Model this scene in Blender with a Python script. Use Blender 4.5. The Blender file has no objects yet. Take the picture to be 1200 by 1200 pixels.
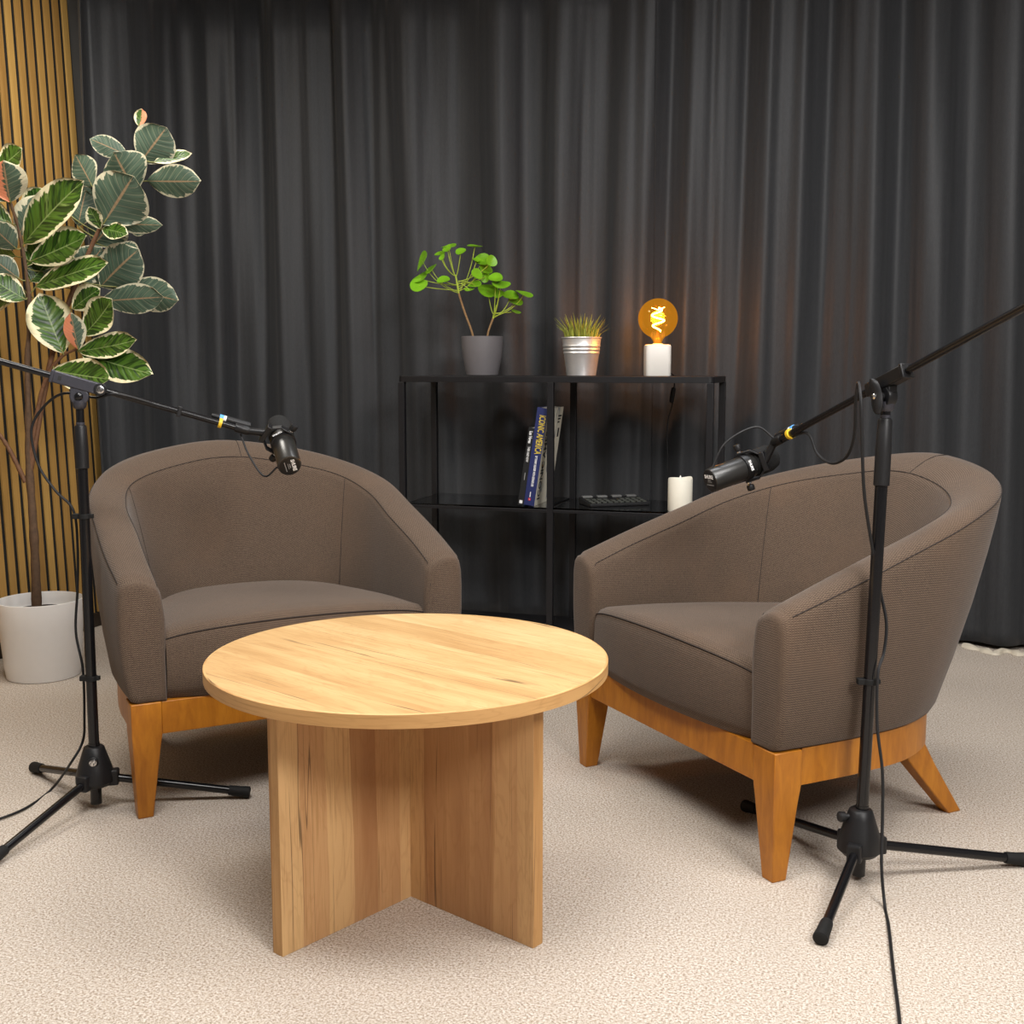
import bpy, math, random
from mathutils import Vector, Matrix, Euler

# ------------------------------------------------------------------ camera, light, exposure
scene = bpy.context.scene
col = scene.collection
PHI = math.radians(17.05)          # camera turned left of the curtain wall's normal
CAM_H, TILT = 1.0757, math.radians(7.15)
cam_data = bpy.data.cameras.new('camera')
cam_data.sensor_width = 36.0
cam_data.lens = 1361.3 / 1200 * 36.0
cam_data.clip_start = 0.05
cam = bpy.data.objects.new('camera', cam_data)
cam.location = (0, 0, CAM_H)
cam.rotation_euler = (math.pi / 2 - TILT, 0, PHI)
col.objects.link(cam)
scene.camera = cam

world = bpy.data.worlds.new('world')
scene.world = world
world.use_nodes = True
world.node_tree.nodes['Background'].inputs[0].default_value = (0.8, 0.85, 1.0, 1)
world.node_tree.nodes['Background'].inputs[1].default_value = 0.02

def area_light(name, loc, size, power, color, target=None, spread=180):
    d = bpy.data.lights.new(name, 'AREA')
    d.shape = 'RECTANGLE'
    d.size, d.size_y = size
    d.energy = power
    d.color = color
    d.spread = math.radians(spread)
    o = bpy.data.objects.new(name, d)
    o.location = loc
    if target is not None:
        o.rotation_euler = (Vector(target) - Vector(loc)).to_track_quat('-Z', 'Y').to_euler()
    col.objects.link(o)
    return o

# ceiling panels of the room
area_light('studio_panel_light', (1.35, 0.25, 2.50), (0.9, 0.9), 98, (1.0, 0.975, 0.95), (-0.7, 3.2, 0.9))
area_light('ceiling_light', (-0.9, 1.3, 2.66), (1.2, 0.6), 52, (1.0, 0.975, 0.95))
area_light('ceiling_light', (0.7, 1.9, 2.66), (1.2, 0.6), 44, (1.0, 0.975, 0.95))
area_light('ceiling_light', (-2.4, 3.05, 2.66), (0.6, 0.6), 26, (1.0, 0.95, 0.86))
area_light('ceiling_light', (-0.4, 3.2, 2.66), (1.2, 0.3), 18, (0.95, 0.97, 1.0))

scene.view_settings.view_transform = 'Standard'
scene.view_settings.look = 'None'
scene.view_settings.exposure = 0.0
scene.view_settings.gamma = 1.0
scene.view_settings.use_curve_mapping = False
random.seed(7)

# ------------------------------------------------------------------ helpers
def room(x, y, z=0.0):
    c, s = math.cos(PHI), math.sin(PHI)
    return Vector((x * c - y * s, x * s + y * c, z))

def V(*a):
    return Vector(a)

def lerp(a, b, t):
    return a + (b - a) * t

def catmull(P, t):
    n = len(P) - 1
    i = min(int(t), n - 1)
    f = t - i
    p0, p1, p2, p3 = P[max(i - 1, 0)], P[i], P[i + 1], P[min(i + 2, n)]
    if i == 0:
        p0 = p1 * 2 - p2
    if i + 2 > n:
        p3 = p2 * 2 - p1
    return 0.5 * ((2 * p1) + (p2 - p0) * f + (2 * p0 - 5 * p1 + 4 * p2 - p3) * f * f + (3 * p1 - p0 - 3 * p2 + p3) * f ** 3)

def spline(P, n):
    P = [Vector(p) for p in P]
    m = len(P) - 1
    return [catmull(P, m * i / n) for i in range(n + 1)]

def frame_of(d):
    d = Vector(d).normalized()
    u = Vector((0, 0, 1)) if abs(d.z) < 0.9 else Vector((1, 0, 0))
    a = d.cross(u).normalized()
    b = a.cross(d).normalized()
    return a, b, d

class MB:
    """collects shapes and builds them as one mesh object"""
    def __init__(self):
        self.v, self.f, self.m, self.uv = [], [], [], []

    def face(self, idx, mi=0, uv=None):
        self.f.append(tuple(idx))
        self.m.append(mi)
        self.uv.append(uv)

    def box(self, lo, hi, mi=0, mat=None):
        n = len(self.v)
        for z in (lo[2], hi[2]):
            for x, y in ((lo[0], lo[1]), (hi[0], lo[1]), (hi[0], hi[1]), (lo[0], hi[1])):
                p = Vector((x, y, z))
                self.v.append(mat @ p if mat else p)
        for q in ((0, 3, 2, 1), (4, 5, 6, 7), (0, 1, 5, 4), (1, 2, 6, 5), (2, 3, 7, 6), (3, 0, 4, 7)):
            self.face([n + i for i in q], mi)
        return self

    def rings(self, rings, mi=0, cap=True, closed=True, flip=False):
        n0 = len(self.v)
        k = len(rings[0])
        for r in rings:
            self.v.extend(Vector(p) for p in r)
        for i in range(len(rings) - 1):
            for j in range(k if closed else k - 1):
                a, b = n0 + i * k + j, n0 + i * k + (j + 1) % k
                q = (a, b, b + k, a + k)
                self.face(q[::-1] if flip else q, mi)
        if cap and closed:
            a = [n0 + j for j in range(k)]
            b = [n0 + (len(rings) - 1) * k + j for j in range(k)]
            self.face(a if flip else a[::-1], mi)
            self.face(b[::-1] if flip else b, mi)
        return self

    def cyl(self, p0, p1, r0, r1=None, n=16, mi=0, cap=True):
        r1 = r0 if r1 is None else r1
        p0, p1 = Vector(p0), Vector(p1)
        a, b, d = frame_of(p1 - p0)
        rr = []
        for p, r in ((p0, r0), (p1, r1)):
            rr.append([p + a * (r * math.cos(2 * math.pi * j / n)) + b * (r * math.sin(2 * math.pi * j / n)) for j in range(n)])
        return self.rings(rr, mi, cap, flip=True)

    def lathe(self, prof, center=(0, 0, 0), axis=(0, 0, 1), n=32, mi=0, cap=True):
        """prof: (radius, height) along the axis"""
        c = Vector(center)
        a, b, d = frame_of(axis)
        rr = [[c + d * h + a * (r * math.cos(2 * math.pi * j / n)) + b * (r * math.sin(2 * math.pi * j / n)) for j in range(n)] for r, h in prof]
        return self.rings(rr, mi, cap, flip=True)

    def tube(self, pts, r, n=8, mi=0, cap=True):
        pts = [Vector(p) for p in pts]
        rr = []
        a = None
        for i, p in enumerate(pts):
            d = (pts[min(i + 1, len(pts) - 1)] - pts[max(i - 1, 0)]).normalized()
            if a is None:
                a, b, _ = frame_of(d)
            else:
                a = (a - d * a.dot(d)).normalized()
            b = a.cross(d).normalized()
            q = r[i] if isinstance(r, (list, tuple)) else r
            rr.append([p + a * (q * math.cos(2 * math.pi * j / n)) + b * (q * math.sin(2 * math.pi * j / n)) for j in range(n)])
        return self.rings(rr, mi, cap, flip=False)

    def build(self, name, mats, parent=None, smooth=True, angle=40, bevel=0, fixn=True):
        me = bpy.data.meshes.new(name)
        me.from_pydata([tuple(p) for p in self.v], [], self.f)
        for m in (mats if isinstance(mats, (list, tuple)) else [mats]):
            me.materials.append(m)
        me.polygons.foreach_set('material_index', self.m)
        if any(u is not None for u in self.uv):
            lay = me.uv_layers.new(name='UVMap')
            for p, u in zip(me.polygons, self.uv):
                if u is not None:
                    for li, c in zip(p.loop_indices, u):
                        lay.data[li].uv = c
        if fixn:
            import bmesh
            bm = bmesh.new()
            bm.from_mesh(me)
            bmesh.ops.recalc_face_normals(bm, faces=bm.faces)
            bm.to_mesh(me)
            bm.free()
        me.polygons.foreach_set('use_smooth', [smooth] * len(me.polygons))
        if smooth:
            me.set_sharp_from_angle(angle=math.radians(angle))
        me.update()
        return link(name, me, parent, bevel)

def link(name, me, parent=None, bevel=0):
    o = bpy.data.objects.new(name, me)
    col.objects.link(o)
    if parent is not None:
        o.parent = parent
    if bevel:
        b = o.modifiers.new('bevel', 'BEVEL')
        b.width, b.segments, b.limit_method = bevel, 2, 'ANGLE'
        b.angle_limit = math.radians(50)
    return o

def tag(o, label, cat, group=None):
    o['label'] = label
    o['category'] = cat
    if group:
        o['group'] = group
    return o

def thing(name, label, cat, loc=(0, 0, 0), rz=0.0, group=None):
    o = bpy.data.objects.new(name, None)
    o.empty_display_size = 0.1
    o.location = loc
    o.rotation_euler = (0, 0, rz)
    col.objects.link(o)
    return tag(o, label, cat, group)

def struct(o):
    o['kind'] = 'structure'
    return o

def text_mesh(name, body, size, mat, parent, origin, xdir, updir, align='LEFT', extrude=0.0003, squeeze=1.0, bold=0.0):
    cu = bpy.data.curves.new(name, 'FONT')
    cu.body = body
    cu.size = size
    cu.align_x, cu.align_y = align, 'CENTER'
    cu.extrude = extrude
    cu.offset = bold
    cu.resolution_u = 2
    tmp = bpy.data.objects.new(name + '_tmp', cu)
    col.objects.link(tmp)
    dg = bpy.context.evaluated_depsgraph_get()
    me = bpy.data.meshes.new_from_object(tmp.evaluated_get(dg))
    bpy.data.objects.remove(tmp)
    bpy.data.curves.remove(cu)
    x = Vector(xdir).normalized()
    u = Vector(updir).normalized()
    n = x.cross(u)
    M = Matrix((x * squeeze, u, n)).transposed().to_4x4()
    M.translation = Vector(origin)
    me.transform(M)
    me.materials.clear()
    me.materials.append(mat)
    me.name = name
    return link(name, me, parent)

# ------------------------------------------------------------------ materials
def new_mat(name):
    m = bpy.data.materials.new(name)
    m.use_nodes = True
    nt = m.node_tree
    return m, nt, nt.nodes['Principled BSDF']

def plain(name, c, rough=0.5, metal=0.0, spec=0.5, noise=0.0, scale=40, bump=0.0, sheen=0.0):
    m, nt, b = new_mat(name)
    b.inputs['Roughness'].default_value = rough
    b.inputs['Metallic'].default_value = metal
    b.inputs['Specular IOR Level'].default_value = spec
    b.inputs['Sheen Weight'].default_value = sheen
    tc = nt.nodes.new('ShaderNodeTexCoord')
    nz = nt.nodes.new('ShaderNodeTexNoise')
    nz.inputs['Scale'].default_value = scale
    nz.inputs['Detail'].default_value = 3
    nt.links.new(tc.outputs['Object'], nz.inputs['Vector'])
    mx = nt.nodes.new('ShaderNodeMix')
    mx.data_type = 'RGBA'
    lo = [max(0, x * (1 - noise)) for x in c]
    hi = [min(1, x * (1 + noise)) for x in c]
    mx.inputs['A'].default_value = (*lo, 1)
    mx.inputs['B'].default_value = (*hi, 1)
    nt.links.new(nz.outputs['Fac'], mx.inputs['Factor'])
    nt.links.new(mx.outputs['Result'], b.inputs['Base Color'])
    if bump:
        bp = nt.nodes.new('ShaderNodeBump')
        bp.inputs['Strength'].default_value = bump
        bp.inputs['Distance'].default_value = 0.002
        nt.links.new(nz.outputs['Fac'], bp.inputs['Height'])
        nt.links.new(bp.outputs['Normal'], b.inputs['Normal'])
    return m

class NT:
    """small wrapper for node graphs"""
    def __init__(self, nt):
        self.nt = nt

    def node(self, t, **kw):
        n = self.nt.nodes.new('ShaderNode' + t)
        for k, v in kw.items():
            setattr(n, k, v)
        return n

    def put(self, sock, v):
        if isinstance(v, bpy.types.NodeSocket):
            self.nt.links.new(v, sock)
        elif isinstance(v, (tuple, list)) and len(v) == 3 and sock.type == 'RGBA':
            sock.default_value = (*v, 1)
        else:
            sock.default_value = v

    def math(self, op, a, b=0.0, c=0.0):
        n = self.node('Math', operation=op)
        for i, v in enumerate((a, b, c)):
            self.put(n.inputs[i], v)
        return n.outputs[0]

    def mix(self, f, a, b, blend='MIX'):
        n = self.node('Mix', data_type='RGBA', blend_type=blend)
        self.put(n.inputs['Factor'], f)
        self.put(n.inputs['A'], a)
        self.put(n.inputs['B'], b)
        return n.outputs['Result']

    def noise(self, vec, scale, detail=3.0, rough=0.5, dist=0.0):
        n = self.node('TexNoise')
        self.put(n.inputs['Vector'], vec)
        n.inputs['Scale'].default_value = scale
        n.inputs['Detail'].default_value = detail
        n.inputs['Roughness'].default_value = rough
        n.inputs['Distortion'].default_value = dist
        return n.outputs['Fac']

    def mapping(self, vec, loc=(0, 0, 0), rot=(0, 0, 0), scale=(1, 1, 1)):
        n = self.node('Mapping')
        self.put(n.inputs['Vector'], vec)
        n.inputs['Location'].default_value = loc
        n.inputs['Rotation'].default_value = rot
        n.inputs['Scale'].default_value = scale
        return n.outputs[0]

    def ramp(self, f, stops):
        n = self.node('ValToRGB')
        self.put(n.inputs[0], f)
        e = n.color_ramp.elements
        while len(e) < len(stops):
            e.new(0.5)
        for el, (p, c) in zip(e, stops):
            el.position = p
            el.color = (c, c, c, 1) if isinstance(c, (int, float)) else (*c, 1)
        return n.outputs[0]

    def smooth(self, x, lo, hi):
        n = self.node('MapRange', interpolation_type='SMOOTHSTEP')
        self.put(n.inputs[0], x)
        n.inputs[1].default_value, n.inputs[2].default_value = lo, hi
        return n.outputs[0]

    def bump(self, hgt, strength, dist):
        n = self.node('Bump')
        self.put(n.inputs['Height'], hgt)
        n.inputs['Strength'].default_value = strength
        n.inputs['Distance'].default_value = dist
        return n.outputs[0]

    def coord(self, k='Object'):
        return self.node('TexCoord').outputs[k]

def m_carpet():
    m, nt, b = new_mat('carpet_pile')
    g = NT(nt)
    o = g.coord()
    fine = g.noise(o, 210, 5, 0.85)
    mid = g.noise(o, 70, 3, 0.6)
    big = g.noise(o, 1.6, 3, 0.55)
    c = g.ramp(fine, [(0.40, (0.20, 0.140, 0.095)), (0.485, (0.50, 0.43, 0.36)), (0.60, (0.76, 0.71, 0.65))])
    c = g.mix(g.smooth(mid, 0.35, 0.7), c, g.mix(0.22, c, (0.42, 0.32, 0.22)))
    c = g.mix(g.smooth(big, 0.4, 0.68), c, g.mix(0.16, c, (0.40, 0.34, 0.28)))
    nt.links.new(c, b.inputs['Base Color'])
    b.inputs['Roughness'].default_value = 0.95
    b.inputs['Specular IOR Level'].default_value = 0.1
    hgt = g.math('ADD', fine, g.math('MULTIPLY', mid, 0.8))
    nt.links.new(g.bump(hgt, 0.30, 0.004), b.inputs['Normal'])
    return m

def m_fabric():
    m, nt, b = new_mat('brown_woven_upholstery')
    g = NT(nt)
    uv = g.coord('UV')
    sp = g.node('SeparateXYZ')
    nt.links.new(uv, sp.inputs[0])
    k = 2 * math.pi / 0.0062
    su = g.math('SINE', g.math('MULTIPLY', sp.outputs[0], k))
    sv = g.math('SINE', g.math('MULTIPLY', sp.outputs[1], k * 1.25))
    w = g.math('MULTIPLY_ADD', g.math('MULTIPLY', su, sv), 0.25, g.math('MULTIPLY_ADD', sv, 0.2, 0.5))
    n = g.noise(g.coord(), 420, 3, 0.7)
    big = g.noise(g.coord(), 5, 3, 0.6)
    f = g.math('MULTIPLY_ADD', n, 0.7, g.math('MULTIPLY', w, 0.65))
    c = g.ramp(f, [(0.32, (0.021, 0.0140, 0.0094)), (0.62, (0.073, 0.0490, 0.0340)), (0.92, (0.165, 0.117, 0.084))])
    c = g.mix(g.smooth(big, 0.45, 0.75), c, g.mix(0.2, c, (0.15, 0.09, 0.055)))
    nt.links.new(c, b.inputs['Base Color'])
    b.inputs['Roughness'].default_value = 0.9
    b.inputs['Specular IOR Level'].default_value = 0.15
    b.inputs['Sheen Weight'].default_value = 0.12
    nt.links.new(g.bump(f, 0.28, 0.002), b.inputs['Normal'])
    return m

def m_honey():
    m, nt, b = new_mat('honey_stained_wood')
    g = NT(nt)
    o = g.mapping(g.coord(), scale=(14, 14, 3))
    n = g.noise(o, 3.0, 4, 0.6, 0.6)
    fine = g.noise(g.mapping(g.coord(), scale=(120, 120, 10)), 3, 2)
    c = g.ramp(n, [(0.3, (0.32, 0.106, 0.006)), (0.55, (0.42, 0.152, 0.009)), (0.75, (0.49, 0.192, 0.014))])
    c = g.mix(g.smooth(fine, 0.55, 0.8), c, g.mix(0.3, c, (0.25, 0.08, 0.01)))
    nt.links.new(c, b.inputs['Base Color'])
    b.inputs['Roughness'].default_value = 0.42
    return m

def m_oak(name, tone=1.0, strip=0.085, var=0.5, cols=((0.41, 0.205, 0.070), (0.60, 0.345, 0.135), (0.72, 0.465, 0.205))):
    """wide-strip oak decor; UV x runs along the grain, y across, in metres"""
    m, nt, b = new_mat(name)
    g = NT(nt)
    uv = g.coord('UV')
    sp = g.node('SeparateXYZ')
    nt.links.new(uv, sp.inputs[0])
    u, v = sp.outputs[0], sp.outputs[1]
    wob = g.noise(g.mapping(uv, scale=(1.5, 2.0, 1)), 2, 2)
    vv = g.math('MULTIPLY_ADD', wob, 0.02, v)
    sid = g.math('FLOOR', g.math('DIVIDE', vv, strip))
    wn = g.node('TexWhiteNoise', noise_dimensions='1D')
    nt.links.new(sid, wn.inputs['W'])
    r = wn.outputs['Value']
    cb = g.node('CombineXYZ')
    nt.links.new(g.math('MULTIPLY_ADD', r, 7.0, u), cb.inputs[0])
    nt.links.new(v, cb.inputs[1])
    nt.links.new(r, cb.inputs[2])
    p = cb.outputs[0]
    # cathedral rings
    d = g.noise(g.mapping(p, scale=(2.2, 9, 1)), 1.6, 3, 0.5, 0.8)
    ring = g.math('FRACT', g.math('MULTIPLY', d, 9.0))
    ring = g.math('ABSOLUTE', g.math('SUBTRACT', ring, 0.5))
    pores = g.noise(g.mapping(p, scale=(6, 230, 1)), 1.0, 4, 0.7)
    tonal = g.noise(g.mapping(p, scale=(2.5, 16, 1)), 1.0, 2)
    base = g.ramp(g.math('ADD', g.math('MULTIPLY', r, var), g.math('MULTIPLY', tonal, 1.0 - var)),
                  [(p_, tuple(q_ * tone for q_ in c_)) for p_, c_ in zip((0.22, 0.5, 0.78), cols)])
    c = g.mix(g.math('MULTIPLY', g.smooth(ring, 0.22, 0.0), 0.15), base, (0.30 * tone, 0.13 * tone, 0.035 * tone))
    c = g.mix(g.math('MULTIPLY', g.smooth(pores, 0.50, 0.70), 0.50), c, (0.33 * tone, 0.16 * tone, 0.05 * tone))
    # dark splits
    cr = g.noise(g.mapping(uv, loc=(3.1, 1.7, 0), scale=(0.55, 22, 1)), 1.0, 2, 0.45, 0.2)
    crack = g.math('MULTIPLY', g.smooth(g.math('ABSOLUTE', g.math('SUBTRACT', cr, 0.5)), 0.009, 0.002),
                   g.smooth(g.noise(g.mapping(uv, scale=(1.6, 6, 1)), 1.6, 2), 0.47, 0.56))
    c = g.mix(g.math('MULTIPLY', crack, 0.75), c, (0.08 * tone, 0.04 * tone, 0.018 * tone))
    # knots
    vor = g.node('TexVoronoi')
    nt.links.new(g.mapping(uv, scale=(3.2, 6.0, 1)), vor.inputs['Vector'])
    vor.inputs['Scale'].default_value = 1.0
    c = g.mix(g.math('MULTIPLY', g.smooth(vor.outputs['Distance'], 0.085, 0.0), 0.7), c, (0.16 * tone, 0.07 * tone, 0.025 * tone))
    nt.links.new(c, b.inputs['Base Color'])
    b.inputs['Roughness'].default_value = 0.5
    b.inputs['Specular IOR Level'].default_value = 0.35
    nt.links.new(g.bump(pores, 0.12, 0.0006), b.inputs['Normal'])
    return m

def m_curtain():
    m, nt, b = new_mat('charcoal_curtain_cloth')
    g = NT(nt)
    o = g.coord()
    weave = g.noise(g.mapping(o, scale=(220, 220, 60)), 1.0, 3, 0.7)
    streak = g.noise(g.mapping(o, scale=(45, 45, 0.8)), 1.0, 3, 0.6)
    c = g.ramp(g.math('ADD', g.math('MULTIPLY', weave, 0.5), g.math('MULTIPLY', streak, 0.5)),
               [(0.3, (0.016, 0.0175, 0.020)), (0.7, (0.034, 0.0362, 0.040))])
    nt.links.new(c, b.inputs['Base Color'])
    b.inputs['Roughness'].default_value = 0.55
    b.inputs['Specular IOR Level'].default_value = 0.36
    b.inputs['Sheen Weight'].default_value = 0.10
    b.inputs['Sheen Roughness'].default_value = 0.5
    nt.links.new(g.bump(weave, 0.25, 0.001), b.inputs['Normal'])
    return m

def m_slat():
    m, nt, b = new_mat('oak_slat_veneer')
    g = NT(nt)
    oi = g.node('ObjectInfo')
    o = g.coord()
    n = g.noise(g.mapping(o, scale=(60, 60, 2.5)), 1.0, 3, 0.6, 0.4)
    c = g.ramp(g.math('ADD', g.math('MULTIPLY', n, 0.6), g.math('MULTIPLY', oi.outputs['Random'], 0.4)),
               [(0.25, (0.32, 0.170, 0.045)), (0.5, (0.45, 0.255, 0.070)), (0.8, (0.57, 0.345, 0.100))])
    nt.links.new(c, b.inputs['Base Color'])
    b.inputs['Roughness'].default_value = 0.5
    return m

def m_leaf(name, under=False, pink=0.0, cream=0.0):
    m, nt, b = new_mat(name)
    g = NT(nt)
    uv = g.coord('UV')
    sp = g.node('SeparateXYZ')
    nt.links.new(uv, sp.inputs[0])
    u, v = sp.outputs[0], sp.outputs[1]
    oi = g.node('ObjectInfo')
    rnd = oi.outputs['Random']
    d = g.math('ABSOLUTE', g.math('MULTIPLY_ADD', u, 2.0, -1.0))
    dd = g.math('MAXIMUM', d, g.smooth(v, 0.80, 1.04))
    lat = g.math('SUBTRACT', v, g.math('MULTIPLY', d, 0.22))     # lateral vein direction
    cb = g.node('CombineXYZ')
    nt.links.new(g.math('MULTIPLY', lat, 11.0), cb.inputs[0])
    nt.links.new(g.math('MULTIPLY', u, 2.2), cb.inputs[1])
    nt.links.new(g.math('MULTIPLY', rnd, 31.0), cb.inputs[2])
    feather = g.noise(cb.outputs[0], 1.0, 3, 0.6)
    feather2 = g.noise(g.mapping(cb.outputs[0], loc=(5, 3, 9), scale=(2.2, 0.8, 1)), 1.0, 2, 0.6)
    thr = g.math('MULTIPLY_ADD', feather, 0.75, dd)
    margin = g.smooth(thr, 1.17 - cream * 0.3, 1.21 - cream * 0.3)
    if not under:
        green = g.mix(g.smooth(feather2, 0.40, 0.58), (0.010, 0.034, 0.004), (0.060, 0.135, 0.014))
        green = g.mix(g.math('MULTIPLY', g.smooth(feather, 0.58, 0.70), 0.75), green, (0.19, 0.28, 0.07))
        c = g.mix(margin, green, (0.74, 0.68, 0.44))
        rib = g.smooth(d, 0.045, 0.02)
        c = g.mix(g.math('MULTIPLY', rib, 0.7), c, (0.24, 0.32, 0.12))
    else:
        green = g.mix(g.smooth(feather2, 0.40, 0.62), (0.050, 0.086, 0.058), (0.078, 0.125, 0.082))
        c = g.mix(g.math('MULTIPLY', g.smooth(thr, 1.25 - cream * 0.3, 1.28 - cream * 0.3), 0.9), green, (0.60, 0.56, 0.40))
        vein = g.math('FRACT', g.math('MULTIPLY', lat, 8.5))
        vein = g.smooth(g.math('ABSOLUTE', g.math('SUBTRACT', vein, 0.5)), 0.05, 0.02)
        c = g.mix(g.math('MULTIPLY', vein, 0.5), c, (0.36, 0.33, 0.22))
        c = g.mix(g.math('MULTIPLY', g.smooth(d, 0.06, 0.03), 0.75), c, (0.38, 0.24, 0.13))
    if pink:
        pk = g.smooth(g.math('MULTIPLY_ADD', feather, 0.5, u), 0.80, 0.86)
        c = g.mix(g.math('MULTIPLY', pk, pink), c, (0.72, 0.27, 0.15))
    nt.links.new(c, b.inputs['Base Color'])
    b.inputs['Roughness'].default_value = 0.5 if under else 0.34
    b.inputs['Specular IOR Level'].default_value = 0.5
    wave = g.math('SINE', g.math('MULTIPLY', lat, 70.0))
    nt.links.new(g.bump(wave, 0.10 if under else 0.18, 0.002), b.inputs['Normal'])
    return m

M = {}
M['carpet'] = m_carpet()
M['fabric'] = m_fabric()
M['seam'] = plain('dark_seam_thread', (0.022, 0.015, 0.012), 0.9)
M['honey'] = m_honey()
M['oak_top'] = m_oak('oak_decor_top', 1.0, 0.11, 0.22, ((0.44, 0.255, 0.100), (0.59, 0.380, 0.172), (0.70, 0.490, 0.250)))
M['oak_panel'] = m_oak('oak_decor_panel', 1.0, 0.062, 0.55, ((0.38, 0.185, 0.080), (0.56, 0.320, 0.145), (0.66, 0.420, 0.195)))
M['oak_edge'] = m_oak('oak_edge_band', 0.95, 0.03)
M['curtain'] = m_curtain()
M['slat'] = m_slat()
M['felt'] = plain('black_felt', (0.010, 0.010, 0.009), 0.95, noise=0.3)
M['darkbase'] = plain('dark_brown_baseboard', (0.030, 0.018, 0.010), 0.6, noise=0.2)
M['wall'] = plain('pale_wall_paint', (0.30, 0.29, 0.28), 0.9, noise=0.03, scale=8)
M['ceiling'] = plain('white_ceiling_paint', (0.48, 0.475, 0.47), 0.9, noise=0.02, scale=8)
M['black'] = plain('black_powder_coat', (0.008, 0.008, 0.009), 0.38, spec=0.35, noise=0.15, scale=200)
M['tube'] = plain('black_gloss_tube', (0.006, 0.006, 0.007), 0.22, spec=0.4, noise=0.1, scale=60)
M['plastic'] = plain('black_plastic', (0.010, 0.010, 0.011), 0.45, spec=0.35, noise=0.2, scale=150, bump=0.1)
M['clamp'] = plain('graphite_cast_metal', (0.050, 0.050, 0.062), 0.42, metal=0.4, noise=0.1, scale=200, bump=0.08)
M['rubber'] = plain('black_rubber', (0.010, 0.010, 0.010), 0.7, spec=0.25, noise=0.2, scale=120)
M['cable'] = plain('black_cable_sheath', (0.012, 0.012, 0.013), 0.5, spec=0.3, noise=0.15)
M['chrome'] = plain('bright_metal', (0.65, 0.65, 0.66), 0.22, metal=1.0, noise=0.05)
M['mic'] = plain('dark_grey_mic_enamel', (0.017, 0.0165, 0.0155), 0.33, noise=0.1, scale=300, spec=0.6)
M['foam'] = plain('dark_foam', (0.020, 0.020, 0.020), 0.95, spec=0.15, noise=0.5, scale=500, bump=0.5)
M['white'] = plain('white_print', (0.80, 0.80, 0.80), 0.6)
M['greyprint'] = plain('grey_print', (0.32, 0.32, 0.32), 0.6)
M['shelf'] = plain('black_steel', (0.010, 0.0098, 0.0112), 0.42, spec=0.35, noise=0.12, scale=90)
M['pot_white'] = plain('white_pot_plastic', (0.84, 0.82, 0.79), 0.45, noise=0.02)
M['soil'] = plain('potting_soil', (0.012, 0.009, 0.007), 0.95, noise=0.6, scale=90, bump=0.8)
M['bark'] = plain('brown_bark', (0.105, 0.060, 0.032), 0.8, noise=0.55, scale=60, bump=0.8)
M['twig'] = plain('russet_twig', (0.16, 0.075, 0.035), 0.65, noise=0.4, scale=80, bump=0.4)
M['leaf_top'] = m_leaf('variegated_leaf_top')
M['leaf_under'] = m_leaf('variegated_leaf_underside', under=True)
M['leaf_cream'] = m_leaf('cream_leaf_top', cream=0.55)
M['leaf_cream_under'] = m_leaf('cream_leaf_underside', under=True, cream=1.0)
M['leaf_pink'] = m_leaf('pink_leaf_top', pink=1.0, cream=0.6)
M['leaf_pink_under'] = m_leaf('pink_leaf_underside', under=True, pink=1.0, cream=0.6)
M['petiole'] = plain('petiole_green', (0.20, 0.20, 0.06), 0.55, noise=0.3)
M['pot_grey'] = plain('grey_stoneware', (0.135, 0.125, 0.130), 0.6, noise=0.05)
M['round_leaf'] = plain('bright_green_leaf', (0.17, 0.40, 0.012), 0.35, noise=0.35, scale=30)
M['stem_lime'] = plain('lime_stem', (0.34, 0.44, 0.04), 0.5, noise=0.2)
M['stem_tan'] = plain('tan_woody_stem', (0.27, 0.16, 0.07), 0.8, noise=0.4, scale=200, bump=0.5)
M['galv'] = plain('brushed_zinc', (0.78, 0.77, 0.76), 0.42, metal=0.75, noise=0.12, scale=30)
M['grass'] = plain('olive_grass', (0.27, 0.30, 0.040), 0.5, noise=0.5, scale=60)
M['lamp_white'] = plain('white_ceramic', (0.78, 0.74, 0.68), 0.4, noise=0.01)
M['wax'] = plain('ivory_wax', (0.86, 0.82, 0.70), 0.55, noise=0.02)
M['flame'] = plain('white_plastic_wick', (0.85, 0.83, 0.78), 0.4)
M['navy'] = plain('navy_book_cloth', (0.014, 0.022, 0.105), 0.5, noise=0.1)
M['blackbook'] = plain('black_book_cover', (0.012, 0.013, 0.014), 0.45, noise=0.1)
M['bluebook'] = plain('blue_book_cover', (0.035, 0.10, 0.22), 0.45, noise=0.4, scale=25)
M['paper'] = plain('page_edges', (0.70, 0.66, 0.56), 0.9, noise=0.06, scale=120)
M['gold'] = plain('gold_print', (0.62, 0.46, 0.05), 0.5)
M['red'] = plain('red_print', (0.65, 0.03, 0.03), 0.5)
M['blackprint'] = plain('black_print', (0.012, 0.012, 0.012), 0.6)
M['tape_blue'] = plain('blue_tape', (0.10, 0.36, 0.75), 0.5)
M['tape_yellow'] = plain('yellow_tape', (0.75, 0.48, 0.02), 0.45)
M['key'] = plain('grey_key_caps', (0.055, 0.058, 0.05), 0.5, noise=0.2)
M['keylight'] = plain('pale_key_caps', (0.16, 0.16, 0.155), 0.4, noise=0.1)
M['cord_white'] = plain('cream_cord', (0.62, 0.56, 0.45), 0.6, noise=0.1)

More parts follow.
